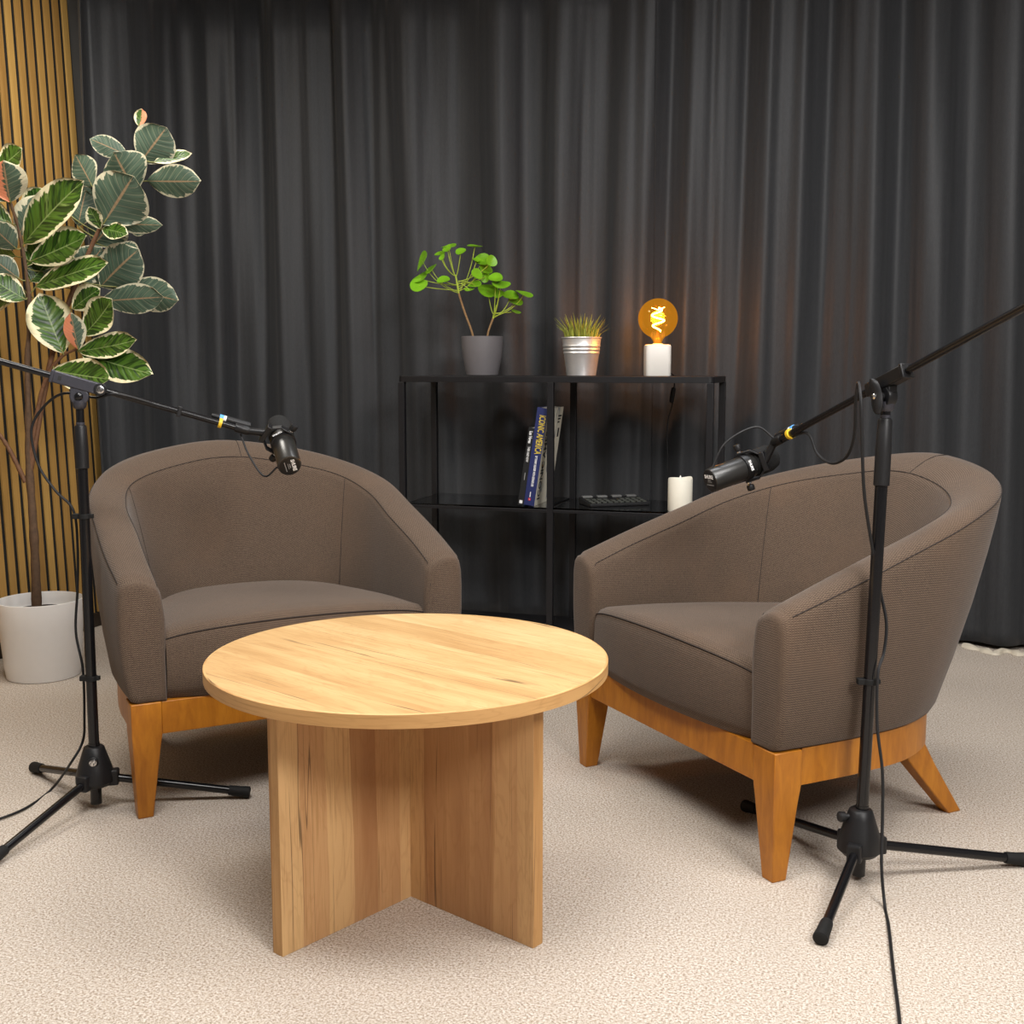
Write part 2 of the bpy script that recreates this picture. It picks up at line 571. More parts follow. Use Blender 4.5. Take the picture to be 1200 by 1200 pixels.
def m_cover():
    m, nt, b = new_mat('cream_illustrated_cover')
    g = NT(nt)
    o = g.coord()
    n = g.noise(g.mapping(o, scale=(1, 26, 9)), 1.0, 2, 0.5, 1.2)
    n2 = g.noise(g.mapping(o, loc=(2, 4, 1), scale=(1, 14, 14)), 1.0, 2, 0.5)
    c = g.mix(g.smooth(n, 0.60, 0.63), (0.78, 0.73, 0.60), (0.30, 0.32, 0.34))
    c = g.mix(g.smooth(n2, 0.66, 0.69), c, (0.45, 0.23, 0.07))
    nt.links.new(c, b.inputs['Base Color'])
    b.inputs['Roughness'].default_value = 0.4
    return m
M['cover'] = m_cover()

def m_glass_shelf():
    m, nt, b = new_mat('smoked_glass')
    b.inputs['Base Color'].default_value = (0.30, 0.32, 0.34, 1)
    b.inputs['Roughness'].default_value = 0.03
    b.inputs['Transmission Weight'].default_value = 1.0
    b.inputs['IOR'].default_value = 1.45
    return m
M['glass_shelf'] = m_glass_shelf()

def m_bulb():
    m = bpy.data.materials.new('amber_bulb_glass')
    m.use_nodes = True
    nt = m.node_tree
    nt.nodes.clear()
    g = NT(nt)
    out = g.node('OutputMaterial')
    tr = g.node('BsdfTransparent')
    tr.inputs[0].default_value = (1.0, 0.66, 0.22, 1)
    gl = g.node('BsdfGlossy')
    gl.inputs['Roughness'].default_value = 0.02
    gl.inputs['Color'].default_value = (1, 0.8, 0.5, 1)
    em = g.node('Emission')
    em.inputs[0].default_value = (1.0, 0.46, 0.03, 1)
    em.inputs[1].default_value = 0.20
    fr = g.node('LayerWeight')
    fr.inputs['Blend'].default_value = 0.25
    mx = g.node('MixShader')
    nt.links.new(g.math('MULTIPLY_ADD', g.math('POWER', fr.outputs['Facing'], 2.5), 0.35, 0.03), mx.inputs[0])
    nt.links.new(tr.outputs[0], mx.inputs[1])
    nt.links.new(gl.outputs[0], mx.inputs[2])
    ad = g.node('AddShader')
    nt.links.new(mx.outputs[0], ad.inputs[0])
    nt.links.new(em.outputs[0], ad.inputs[1])
    nt.links.new(ad.outputs[0], out.inputs[0])
    return m
M['bulb'] = m_bulb()

def m_emit(name, c, s):
    m, nt, b = new_mat(name)
    b.inputs['Base Color'].default_value = (*c, 1)
    b.inputs['Emission Color'].default_value = (*c, 1)
    b.inputs['Emission Strength'].default_value = s
    return m
M['filament'] = m_emit('glowing_filament', (1.0, 0.72, 0.34), 40)

# ------------------------------------------------------------------ the room
X0, X1, Y0, Y1, ZC = -3.18, 3.0, -2.6, 4.86, 2.72
T = 0.1
struct(MB().box((X0 - T, Y0 - T, -T), (X1 + T, Y1 + T, 0)).build('floor', M['carpet'], smooth=False))
struct(MB().box((X0 - T, Y0 - T, ZC), (X1 + T, Y1 + T, ZC + T)).build('ceiling', M['ceiling'], smooth=False))
struct(MB().box((X0 - T, Y1, 0), (X1 + T, Y1 + T, ZC)).build('wall_back', M['wall'], smooth=False))
struct(MB().box((X0 - T, Y0 - T, 0), (X1 + T, Y0, ZC)).build('wall_front', M['wall'], smooth=False))
struct(MB().box((X0 - T, Y0, 0), (X0, Y1, ZC)).build('wall_left', M['wall'], smooth=False))
struct(MB().box((X1, Y0, 0), (X1 + T, Y1, ZC)).build('wall_right', M['wall'], smooth=False))

# oak slat panel leaning against the left wall
pn = thing('slat_panel', 'tall oak slatted panel with black gaps, behind the large rubber plant', 'wall panel', (-3.055, 3.0, 0), 0)
pn.rotation_euler = (0, math.radians(-2.0), 0)
MB().box((-0.012, -1.1, 0.0), (0.0, 1.15, 2.62)).build('felt_backing', M['felt'], pn, smooth=False)
MB().box((0.0005, -1.1, 0.0), (0.014, 1.15, 0.055)).build('base_rail', M['darkbase'], pn, smooth=False)
smb = MB().box((0.0, -0.0165, 0.058), (0.008, 0.0165, 2.62))
PITCH = 0.0553
slat0 = smb.build('slat', M['slat'], pn, smooth=False, bevel=0.0012)
n_slat = int(2.22 / PITCH)
for i in range(n_slat):
    s = slat0 if i == 0 else slat0.copy()
    if i:
        col.objects.link(s)
        s.parent = pn
    s.location = (0.0005, 1.12 - i * PITCH, 0)

# ------------------------------------------------------------------ curtains
def curtain_path():
    pts = [V(-3.0, 4.02, 0), V(-2.985, 4.12, 0)]
    R = 0.5
    c = V(-2.985 + R, 4.69 - R, 0)
    for i in range(0, 25):
        a = math.pi - (math.pi / 2) * i / 24
        pts.append(c + V(math.cos(a) * R, math.sin(a) * R, 0))
    pts.append(V(2.98, 4.69, 0))
    out, L = [], 0.0
    for i, p in enumerate(pts):
        if i:
            L += (p - pts[i - 1]).length
        out.append((L, p))
    return out
CP = curtain_path()
def path_at(s):
    for i in range(len(CP) - 1):
        if s <= CP[i + 1][0] or i == len(CP) - 2:
            (l0, a), (l1, b) = CP[i], CP[i + 1]
            d = (b - a).normalized()
            return a + d * (s - l0), V(d.y, -d.x, 0)
def fold(s, z):
    t = z / 2.7
    ph = 1.5 * math.sin(1.9 * s + 0.7) + 1.0 * math.sin(4.3 * s + 2.0) + 0.5 * math.sin(9.1 * s)
    big = math.sin(2 * math.pi * s / 0.30 + ph + 1.1 * math.sin(2.2 * t + 3 * s))
    big = big if big > 0 else -abs(big) ** 0.6
    mid = math.sin(2 * math.pi * s / 0.135 + 2.2 * math.sin(3.1 * s) + 2.0 * t * math.sin(1.7 * s + 0.5))
    small = math.sin(2 * math.pi * s / 0.062 + 2.6 * math.sin(2.3 * s + 1.0) - 0.7 * t)
    env = 0.5 + 0.5 * math.sin(3.3 * s + 1.3)
    low = 1.0 - 0.35 * (1 - t) ** 2
    return low * ((0.030 + 0.014 * env) * big + (0.016 * (1.15 - env)) * mid) + 0.0030 * small * (0.3 + 0.7 * t) * (1.2 - env)

def curtain(name, label, s0, s1, z0, back=0.0, flare=0):
    ns = int((s1 - s0) / 0.007)
    zs = [z0, z0 + 0.05, z0 + 0.12] + [z0 + 0.12 + (2.69 - z0 - 0.12) * i / 12 for i in range(1, 13)]
    mb = MB()
    k = len(zs)
    for i in range(ns + 1):
        s = s0 + (s1 - s0) * i / ns
        p, n = path_at(s)
        for z in zs:
            q = p + n * (fold(s, z) - back)
            mb.v.append(V(q.x, q.y, z))
    for i in range(ns):
        for j in range(k - 1):
            a = i * k + j
            mb.face((a, a + k, a + k + 1, a + 1))
    o = mb.build(name, M['curtain'], fixn=False, angle=180)
    so = o.modifiers.new('thickness', 'SOLIDIFY')
    so.thickness = 0.0022
    so.offset = 0
    return tag(o, label, 'curtain', 'charcoal curtains along the back wall')
seam_s = CP[-2][0] + (-0.845 - CP[-2][1].x)
curtain('curtain', 'charcoal curtain hanging from the slat panel to the seam above the glowing lamp', 0.0, seam_s, 0.012)
curtain('curtain', 'charcoal curtain hanging behind the right armchair, right of the seam by the lamp', seam_s - 0.05, CP[-1][0], 0.02, back=0.014)

# ------------------------------------------------------------------ armchairs
def mirror_curve(H):
    return [V(-x, y, 0) for x, y in H] + [V(x, y, 0) for x, y in H[-2::-1]]
O_TOP = mirror_curve([(.438, 0), (.445, .16), (.442, .32), (.430, .51), (.353, .698), (.213, .812), (0, .847)])
O_BOT = mirror_curve([(.422, 0), (.424, .13), (.420, .26), (.395, .41), (.315, .545), (.172, .625), (0, .65)])
I_TOP = mirror_curve([(.347, 0), (.348, .13), (.344, .275), (.342, .44), (.296, .592), (.165, .69), (0, .715)])
I_BOT = mirror_curve([(.335, 0), (.335, .12), (.328, .25), (.308, .385), (.240, .505), (.125, .575), (0, .595)])
ZH = [.577, .629, .681, .741, .789, .827, .852]
Z_TOP = [V(z, 0, 0) for z in ZH + ZH[-2::-1]]
ZB = 0.283

def shell_ring(t):
    ot, ob, it, ib = (catmull(c, t) for c in (O_TOP, O_BOT, I_TOP, I_BOT))
    zt = catmull(Z_TOP, t).x
    back = 1 - abs(t - 6) / 6
    drop = 0.011 + 0.025 * back ** 1.2
    def outer(z, inset=0.0):
        k = (z - ZB) / (zt - ZB)
        p = ob.lerp(ot, k)
        inn = (it - ot).normalized()
        p = p - inn * (0.012 * math.sin(math.pi * min(max(k, 0), 1))) + inn * inset
        return V(p.x, p.y, z)
    def inner(z, inset=0.0):
        k = (z - 0.40) / (zt - drop - 0.40)
        p = ib.lerp(it, k)
        inn = (it - ot).normalized()
        p = p + inn * (0.008 * math.sin(math.pi * min(max(k, 0), 1))) - inn * inset
        return V(p.x, p.y, z)
    r = [outer(ZB, 0.016), outer(ZB + 0.006, 0.005), outer(ZB + 0.022)]
    for k in (0.25, 0.5, 0.72, 0.87):
        r.append(outer(lerp(ZB, zt, k)))
    r += [outer(zt - 0.030, 0.001), outer(zt - 0.012, 0.004), outer(zt - 0.002, 0.015)]
    a, b = outer(zt - 0.002, 0.015), inner(zt - drop, 0.014)
    for k in (0.33, 0.66):
        p = a.lerp(b, k)
        r.append(V(p.x, p.y, lerp(a.z, b.z, k ** 1.4) + 0.006))
    r += [b, inner(zt - drop - 0.010, 0.003), inner(zt - drop - 0.028)]
    for k in (0.75, 0.5, 0.25):
        r.append(inner(lerp(0.40, zt - drop, k)))
    ib2 = inner(0.40)
    r += [ib2, V(ib2.x, ib2.y, ZB)]
    return r

def shrink_ring(r, s, y):
    cx = (min(p.x for p in r) + max(p.x for p in r)) / 2
    cz = (min(p.z for p in r) + max(p.z for p in r)) / 2
    hx = (max(p.x for p in r) - min(p.x for p in r)) / 2
    hz = (max(p.z for p in r) - min(p.z for p in r)) / 2
    return [V(cx + (p.x - cx) * (1 - s / hx), y, cz + (p.z - cz) * (1 - s / hz)) for p in r]

def make_armchair(label, loc, rz):
    t = thing('tub_armchair', label, 'armchair', loc, rz, 'brown tub armchairs')
    # ---- upholstered shell
    N = 84
    rings = []
    r0, r1 = shell_ring(0.0), shell_ring(12.0)
    for s, y in ((0.017, -0.003), (0.007, 0.0), (0.002, 0.005)):
        rings.append(shrink_ring(r0, s, y))
    for i in range(N + 1):
        tt = 12 * i / N
        r = shell_ring(tt)
        if i == 0 or i == N:
            r = [V(p.x, 0.014, p.z) for p in r]
        rings.append(r)
    for s, y in ((0.002, 0.005), (0.007, 0.0), (0.017, -0.003)):
        rings.append(shrink_ring(r1, s, y))
    mb = MB()
    k = len(rings[0])
    for r in rings:
        mb.v.extend(r)
    us = [0.0]
    for i in range(1, len(rings)):
        us.append(us[-1] + (rings[i][4] - rings[i - 1][4]).length)
    vs = [[0.0] for _ in rings]
    for i, r in enumerate(rings):
        for j in range(1, k + 1):
            vs[i].append(vs[i][-1] + (r[j % k] - r[j - 1]).length)
    for i in range(len(rings) - 1):
        for j in range(k):
            a, b = i * k + j, i * k + (j + 1) % k
            mb.face((a, b, b + k, a + k), 0, ((us[i], vs[i][j]), (us[i], vs[i][j + 1]), (us[i + 1], vs[i + 1][j + 1]), (us[i + 1], vs[i + 1][j])))
    for base in (0, (len(rings) - 1) * k):
        idx = [base + j for j in range(k)]
        mb.face(idx, 0, [(mb.v[q].x, mb.v[q].z) for q in idx])
    shell = mb.build('shell', M['fabric'], t, angle=60)
    # seams of the rim band, running up the arm fronts and around the back
    def rim_seam(j, out):
        pts = [rings[2][j + (1 if j > 9 else -1)]]
        pts = []
        zlow = ZB + 0.012
        top = rings[3][j]
        for q in (range(7) if j > 9 else ()):
            f = q / 7
            pts.append(V(top.x + (0.004 if (top.x > 0) == (j > 9) else -0.004) * 0, -0.0005, lerp(zlow, top.z - 0.012, f)))
        for r in rings[4:-4]:
            pts.append(r[j])
        top2 = rings[-4][j]
        for q in (range(6, -1, -1) if j > 9 else ()):
            f = q / 7
            pts.append(V(top2.x, -0.0005, lerp(zlow, top2.z - 0.012, f)))
        return pts
    MB().tube(rim_seam(13, 0), 0.0012, 6).build('seam', M['seam'], shell)
    MB().tube(rim_seam(8, 0), 0.0012, 6).build('seam', M['seam'], shell)
    for tt in (3.75, 8.25):
        r = shell_ring(tt)
        MB().tube(spline(r[13:20], 18), 0.0009, 6).build('seam', M['seam'], shell)
    r = shell_ring(6.25)
    MB().tube(spline(r[8:14], 12), 0.0010, 6).build('seam', M['seam'], shell)
    # ---- seat cushion
    prof = [(0.010, ZB + 0.002), (-0.002, ZB + 0.03), (-0.008, 0.36), (-0.006, 0.415), (0.000, 0.436), (0.010, 0.447), (0.030, 0.452)]
    nu = 24
    rows = []
    def front(u):
        return -0.026 + 0.040 * abs(u) ** 2.4
    def rear(u):
        return 0.13 + 0.46 * max(0.0, 1 - abs(u) ** 3.0) ** 0.5
    def crown(u):
        return 0.026 * (1 - abs(u) ** 2.2)
    for y, z in prof:
        kk = min(1, max(0, (z - ZB) / (0.44 - ZB)))
        rows.append([V(u * 0.334, front(u) + y, z + crown(u) * kk ** 2 - 0.006 * abs(u) ** 8 * kk) for u in [-1 + 2 * i / nu for i in range(nu + 1)]])
    for f in (0.15, 0.35, 0.6, 0.8, 1.0):
        rows.append([V(u * 0.334, lerp(front(u) + 0.03, rear(u), f), 0.452 + crown(u) * (1 - 0.5 * f) + 0.006 * math.sin(math.pi * f) - 0.022 * f - 0.006 * abs(u) ** 8) for u in [-1 + 2 * i / nu for i in range(nu + 1)]])
    mb = MB()
    kw = nu + 1
    vv = 0.0
    for i, r in enumerate(rows):
        mb.v.extend(r)
    cum = [0.0]
    for i in range(1, len(rows)):
        cum.append(cum[-1] + (rows[i][nu // 2] - rows[i - 1][nu // 2]).length)
    for i in range(len(rows) - 1):
        for j in range(nu):
            a = i * kw + j
            mb.face((a, a + 1, a + kw + 1, a + kw), 0, ((rows[i][j].x, cum[i]), (rows[i][j + 1].x, cum[i]), (rows[i + 1][j + 1].x, cum[i + 1]), (rows[i + 1][j].x, cum[i + 1])))
    # underside closes the cushion
    bot = [i * kw for i in range(len(rows))]
    n0 = len(mb.v)
    last = (len(rows) - 1) * kw
    for j in range(kw):
        p = mb.v[last + j]
        mb.v.append(V(p.x, p.y, ZB + 0.002))
    for j in range(nu):
        mb.face((last + j, last + j + 1, n0 + j + 1, n0 + j))
        mb.face((n0 + j, n0 + j + 1, j + 1, j))
    seat = mb.build('seat', M['fabric'], t, angle=70, fixn=False)
    sm = [p + V(0, -0.001, 0.001) for p in rows[4]]
    MB().tube(sm, 0.0012, 6).build('seam', M['seam'], seat)
    # ---- wooden base
    mb = MB()
    sec = []
    for i in range(49):
        tt = 0.6 + 10.8 * i / 48
        p = catmull(O_BOT, tt)
        d = (catmull(O_BOT, min(tt + 0.05, 12)) - catmull(O_BOT, max(tt - 0.05, 0))).normalized()
        nrm = V(d.y, -d.x, 0)                   # towards the inside of the curve
        if nrm.dot(V(0, 0.25, 0) - p) < 0:
            nrm = -nrm
        a, b = p + nrm * 0.012, p + nrm * 0.036
        sec.append([V(a.x, a.y, 0.203), V(b.x, b.y, 0.203), V(b.x, b.y, ZB), V(a.x, a.y, ZB)])
    mb.rings(sec)
    mb.build('curved_apron', M['honey'], t, angle=40)
    MB().box((-0.35, 0.006, 0.203), (0.35, 0.030, ZB)).build('front_apron', M['honey'], t, smooth=False, bevel=0.002)
    for s in (-1, 1):
        def sq(cx, cy, hx, hy, z):
            return [V(s * cx - hx, cy - hy, z), V(s * cx + hx, cy - hy, z), V(s * cx + hx, cy + hy, z), V(s * cx - hx, cy + hy, z)]
        mb = MB().rings([sq(.395, .028, .018, .018, 0), sq(.388, .034, .032, .032, .17), sq(.386, .036, .0355, .0355, .205), sq(.386, .036, .0355, .0355, ZB + 0.001)])
        mb.build('leg', M['honey'], t, angle=30, bevel=0.0025)
    for s in (-1, 1):
        def q(cx, cy, hx, hy, z):
            return [V(s * cx - hx, cy - hy, z), V(s * cx + hx, cy - hy, z), V(s * cx + hx, cy + hy, z), V(s * cx - hx, cy + hy, z)]
        mb = MB().rings([q(.275, .660, .017, .020, 0), q(.262, .560, .023, .034, .13), q(.255, .505, .026, .042, .21), q(.254, .500, .026, .042, .25)])
        mb.build('leg', M['honey'], t, angle=30, bevel=0.003)
    MB().box((-0.30, 0.03, ZB - 0.035), (0.30, 0.46, ZB - 0.002)).build('underside', M['felt'], t, smooth=False)
    return t

make_armchair('brown tub armchair with the potted rubber plant beside it, facing the camera', room(-0.523, 2.848), PHI + math.radians(27.65))
make_armchair('brown tub armchair beside the shelf end, turned sideways with its rear leg showing', room(0.356, 2.685), PHI - math.radians(64.05))

# ------------------------------------------------------------------ round table
tb = thing('coffee_table', 'round oak coffee table on crossed board legs between the armchairs', 'table', room(-0.208, 2.278), PHI)
TH, TT, TR = 0.500, 0.026, 0.400
GA = math.radians(-41.05)
gd, gn = V(math.cos(GA), math.sin(GA), 0), V(-math.sin(GA), math.cos(GA), 0)
mb = MB()
n = 96
for z, r in ((TH - TT + 0.001, TR - 0.0015), (TH, TR - 0.0015)):
    for j in range(n):
        a = 2 * math.pi * j / n
        mb.v.append(V(r * math.cos(a), r * math.sin(a), z))
ft = [n + j for j in range(n)]
mb.face(ft, 0, [(mb.v[i].dot(gd), mb.v[i].dot(gn)) for i in ft])
fb = [j for j in range(n)][::-1]
mb.face(fb, 0, [(mb.v[i].dot(gd), mb.v[i].dot(gn)) for i in fb])
top = mb.build('table_top', M['oak_top'], tb, fixn=False)
mb = MB()
pr = [(TR - 0.0015, TH - TT), (TR, TH - TT + 0.001), (TR, TH - 0.001), (TR - 0.0012, TH), (TR - 0.004, TH + 0.0001)]
for r, z in pr:
    for j in range(n):
        a = 2 * math.pi * j / n
        mb.v.append(V(r * math.cos(a), r * math.sin(a), z))
for i in range(len(pr) - 1):
    for j in range(n):
        a, b = i * n + j, i * n + (j + 1) % n
        u0, u1 = j * 2 * math.pi / n * TR, (j + 1) * 2 * math.pi / n * TR
        mb.face((a, b, b + n, a + n), 0, ((u0, pr[i][1]), (u1, pr[i][1]), (u1, pr[i + 1][1]), (u0, pr[i + 1][1])))
mb.build('edge_band', M['oak_edge'], top, fixn=False)

def board(name, along, lo, hi, thick, off):
    """upright board; along = unit vector, from lo to hi along it; grain vertical"""
    nrm = V(-along.y, along.x, 0)
    mb = MB()
    P = []
    for z in (0.0, TH - TT):
        for a, b in ((lo, -1), (hi, -1), (hi, 1), (lo, 1)):
            p = along * a + nrm * (b * thick / 2)
            P.append(V(p.x, p.y, z))
    mb.v = P
    def F(idx, kind):
        uv = []
        for i in idx:
            p = P[i]
            uv.append((p.z + off, (p.dot(along) if kind == 0 else p.dot(nrm)) + off * 1.7) if kind < 2 else (p.dot(along), p.dot(nrm)))
        mb.face(idx, 0 if kind == 0 else 1, uv)
    F((0, 1, 5, 4), 0)
    F((2, 3, 7, 6), 0)
    F((1, 2, 6, 5), 1)
    F((3, 0, 4, 7), 1)
    F((4, 5, 6, 7), 2)
    F((3, 2, 1, 0), 2)
    return mb.build(name, [M['oak_panel'], M['oak_edge']], tb, smooth=False, bevel=0.0008)
A1 = math.radians(-131.05)
d1, d2 = V(math.cos(A1), math.sin(A1), 0), V(math.cos(GA), math.sin(GA), 0)
BT = 0.028
board('leg_board', d1, -0.34, 0.34, BT, 0.37)
board('leg_board', d2, BT / 2 + 0.0002, 0.34, BT, 0.91)
board('leg_board', d2, -0.34, -BT / 2 - 0.0002, BT, 1.43)

# ------------------------------------------------------------------ microphone stands (local axes: x right, y away from the camera)
def emblem(parent, c, n, r):
    """round silver maker's emblem: disc with ring and two bent strokes"""
    a, b, d = frame_of(n)
    em = MB().lathe([(r, 0), (r, 0.0012), (r * 0.9, 0.0016)], c, n, 20).build('emblem', M['chrome'], parent)
    mb = MB()
    for sgn in (-1, 1):
        pts = [c + n * 0.0018 + a * (r * q * sgn) + b * (r * w * sgn) for q, w in ((0.15, 0.75), (0.15, 0.15), (0.62, 0.15), (0.62, -0.45))]
        mb.tube(pts, r * 0.10, 6)
    mb.build('emblem_mark', M['blackprint'], em)
    return em

def mic_stand(label, base, feet, clamp, boom_dir, back_len, front_len, z_sleeve, knob_front, emblems, tapes):
    t = thing('microphone_stand', label, 'mic stand', room(*base), PHI, 'black tripod boom stands')
    lean = V(clamp.x, clamp.y, 0) / clamp.z
    def ax(z):
        return V(lean.x * z, lean.y * z, z)
    MB().cyl(ax(0.012), ax(0.165), 0.0135, n=20).build('pole_end', M['tube'], t)
    # bell-shaped hub
    hub = MB().lathe([(0.020, 0.158), (0.024, 0.155), (0.029, 0.140), (0.040, 0.105), (0.046, 0.082), (0.046, 0.070), (0.041, 0.066), (0.036, 0.060)], (0, 0, 0), (0, 0, 1), 28).build('hub', M['plastic'], t)
    for f in feet:
        d = V(f[0], f[1], 0).normalized()
        L = V(f[0], f[1], 0).length
        side = V(-d.y, d.x, 0)
        mb = MB()
        R = Matrix((d, side, V(0, 0, 1))).transposed().to_4x4()
        mb.box((0.022, -0.015, 0.058), (0.056, 0.015, 0.096), 0, R)
        mb.build('leg_socket', M['plastic'], hub, smooth=False, bevel=0.004)
        p0, p1 = d * 0.035 + V(0, 0, 0.077), d * (L - 0.012) + V(0, 0, 0.0165)
        leg = MB().cyl(p0, p1, 0.0098, n=16).build('leg', M['tube'], t)
        dd = (p1 - p0).normalized()
        MB().lathe([(0.0118, -0.040), (0.0125, -0.036), (0.0135, -0.010), (0.0148, 0.002), (0.0150, 0.010), (0.011, 0.013)], p1, dd, 18).build('rubber_foot', M['rubber'], leg)
    # tension screw on the hub
    kd = V(-0.55, -0.83, 0) if knob_front else V(0.25, -0.97, 0)
    if knob_front:
        MB().lathe([(0.006, 0.020), (0.006, 0.034), (0.0105, 0.035), (0.0115, 0.046), (0.009, 0.049)], V(0, 0, 0.142), V(-1, -0.15, 0), 14).build('hub_screw', M['plastic'], hub)
    elif emblems:
        MB().lathe([(0.013, 0.014), (0.013, 0.034), (0.011, 0.036)], V(0, 0, 0.126), kd, 18).build('hub_screw', M['plastic'], hub)
        emblem(hub, V(0, 0, 0.126) + kd * 0.036, kd, 0.0085)
    zs0, zs1 = z_sleeve
    MB().cyl(ax(0.150), ax(zs0 + 0.01), 0.0125, n=20).build('lower_pole', M['tube'], t)
    MB().lathe([(0.0135, 0), (0.0160, 0.002), (0.0158, (zs1 - zs0) * 0.5), (0.0140, zs1 - zs0 - 0.004), (0.0120, zs1 - zs0)], ax(zs0), lean + V(0, 0, 1), 22).build('clutch_sleeve', M['plastic'], t)
    up = MB().cyl(ax(zs1 - 0.005), ax(clamp.z - 0.050), 0.0095, n=18).build('upper_pole', M['tube'], t)
    MB().lathe([(0.0102, 0), (0.0102, 0.006)], ax(zs1 + 0.001), (0, 0, 1), 18).build('collar', M['clamp'], up)
    # swivel
    b = boom_dir.normalized()
    side = V(b.x, b.y, 0).normalized()
    nrm = V(side.y, -side.x, 0)                # towards the camera
    if nrm.y > 0:
        nrm = -nrm
    c = clamp
    sw = c + V(0, 0, -0.030)
    mb = MB()
    mb.lathe([(0.020, -0.011), (0.0215, -0.009), (0.0215, 0.009), (0.020, 0.011)], sw, nrm, 26)
    R = Matrix((side, nrm, V(0, 0, 1))).transposed().to_4x4()
    R.translation = c
    mb.box((-0.019, -0.010, -0.036), (0.019, 0.010, -0.008), 0, R)
    CM = M['black'] if knob_front else M['clamp']
    swivel = mb.build('swivel', CM, t, bevel=0.0015)
    MB().lathe([(0.010, -0.060), (0.0145, -0.056), (0.0165, -0.048), (0.0165, -0.040)], c, V(0, 0, 1), 18).build('swivel_neck', M['clamp'], swivel)
    if knob_front:
        mb = MB()
        wd = (side * 0.35 + V(0, 0, 1)).normalized()
        wq = wd.cross(nrm)
        rr = []
        for k in range(11):
            f = -1 + 2 * k / 10
            w = 0.0175 * max(0.05, 1 - abs(f) ** 3.2) ** 0.5
            p = sw + nrm * (0.024 + 0.004 * abs(f)) + wd * (0.036 * f)
            rr.append([p + wq * (w * math.cos(2 * math.pi * j / 10)) + nrm * (0.006 * math.sin(2 * math.pi * j / 10)) for j in range(10)])
        mb.rings(rr)
        mb.cyl(sw, sw + nrm * 0.024, 0.008, n=14)
        mb.build('wing_knob', M['plastic'], swivel)
        MB().lathe([(0.006, 0), (0.006, 0.002), (0.003, 0.004)], sw + nrm * 0.030, nrm, 14).build('knob_screw', M['chrome'], swivel)
    else:
        MB().lathe([(0.0095, 0.0), (0.0095, 0.004), (0.006, 0.007), (0.002, 0.008)], sw + nrm * 0.011, nrm, 18).build('pivot_bolt', M['tube'], swivel)
    # clamp bar around the boom
    upv = b.cross(nrm).normalized()
    if upv.z < 0:
        upv = -upv
    nn = upv.cross(b).normalized()
    RB = Matrix((b, nn, upv)).transposed().to_4x4()
    RB.translation = c
    bar = MB().box((-0.058, -0.013, -0.014), (0.058, 0.013, 0.014), 0, RB).build('clamp_bar', M['clamp'] if not knob_front else M['black'], swivel, smooth=True, bevel=0.003)
    MB().box((-0.064, -0.014, -0.015), (-0.056, 0.014, 0.015), 0, RB).build('clamp_collar', CM, bar, smooth=True, bevel=0.002)
    if emblems:
        q = -1 if nn.dot(nrm) < 0 else 1
        p = RB @ V(0.050, 0.0135 * q, 0)
        MB().lathe([(0.0145, -0.012), (0.0145, 0.001), (0.013, 0.0025)], p, nn * q, 20).build('boom_screw', M['plastic'], bar)
        emblem(bar, p + nn * q * 0.0025, nn * q, 0.009)
        MB().box((-0.046, 0.0131 * q - 0.0006, -0.005), (-0.038, 0.0131 * q + 0.0006, 0.005), 0, RB).build('slot', M['blackprint'], bar, smooth=False)
    boom = MB().cyl(c - b * back_len, c + b * front_len, 0.0078, n=18).build('boom', M['tube'], t)
    MB().lathe([(0.010, -0.018), (0.0112, -0.015), (0.0112, 0.012), (0.0095, 0.018)], c + b * (front_len - 0.012), b, 18).build('boom_tip', M['black'], boom)
    # cable clips
    for d in tapes['clips']:
        p = c + b * d
        MB().box((-0.005, -0.010, -0.0125), (0.005, 0.010, 0.0125), 0, Matrix.Translation(p - c) @ RB).build('cable_clip', M['plastic'], boom, smooth=False, bevel=0.002)
    for z in tapes['pole_clips']:
        p = ax(z)
        MB().cyl(p - V(0, 0, 0.006), p + V(0, 0, 0.006), 0.0150, n=18).box(p + V(-0.026, -0.008, -0.006), p + V(0.0, 0.008, 0.006)).box(p + V(0.0, -0.006, -0.005), p + V(0.021, 0.006, 0.005)).build('pole_clip', M['rubber'], t, bevel=0.001)
    # connector and coloured marking tapes beside the boom tip
    off = upv * 0.012 + nrm * (-0.010)
    p0 = c + b * (front_len - 0.055) + off
    conn = MB().lathe([(0.004, -0.035), (0.006, -0.030), (0.0075, 0.0), (0.0095, 0.002), (0.0098, 0.055), (0.0085, 0.060)], p0, b, 16).build('connector', M['plastic'], boom)
    MB().lathe([(0.0083, -0.016), (0.0083, -0.006)], p0, b, 16).build('tape', M['tape_blue'], conn)
    MB().lathe([(0.0081, -0.006), (0.0081, 0.002)], p0, b, 16).build('tape', M['white'], conn)
    MB().lathe([(0.0122, -0.004), (0.0122, 0.004)], c + b * (front_len - 0.066), b, 16).build('tape', M['tape_yellow'], boom)
    return t

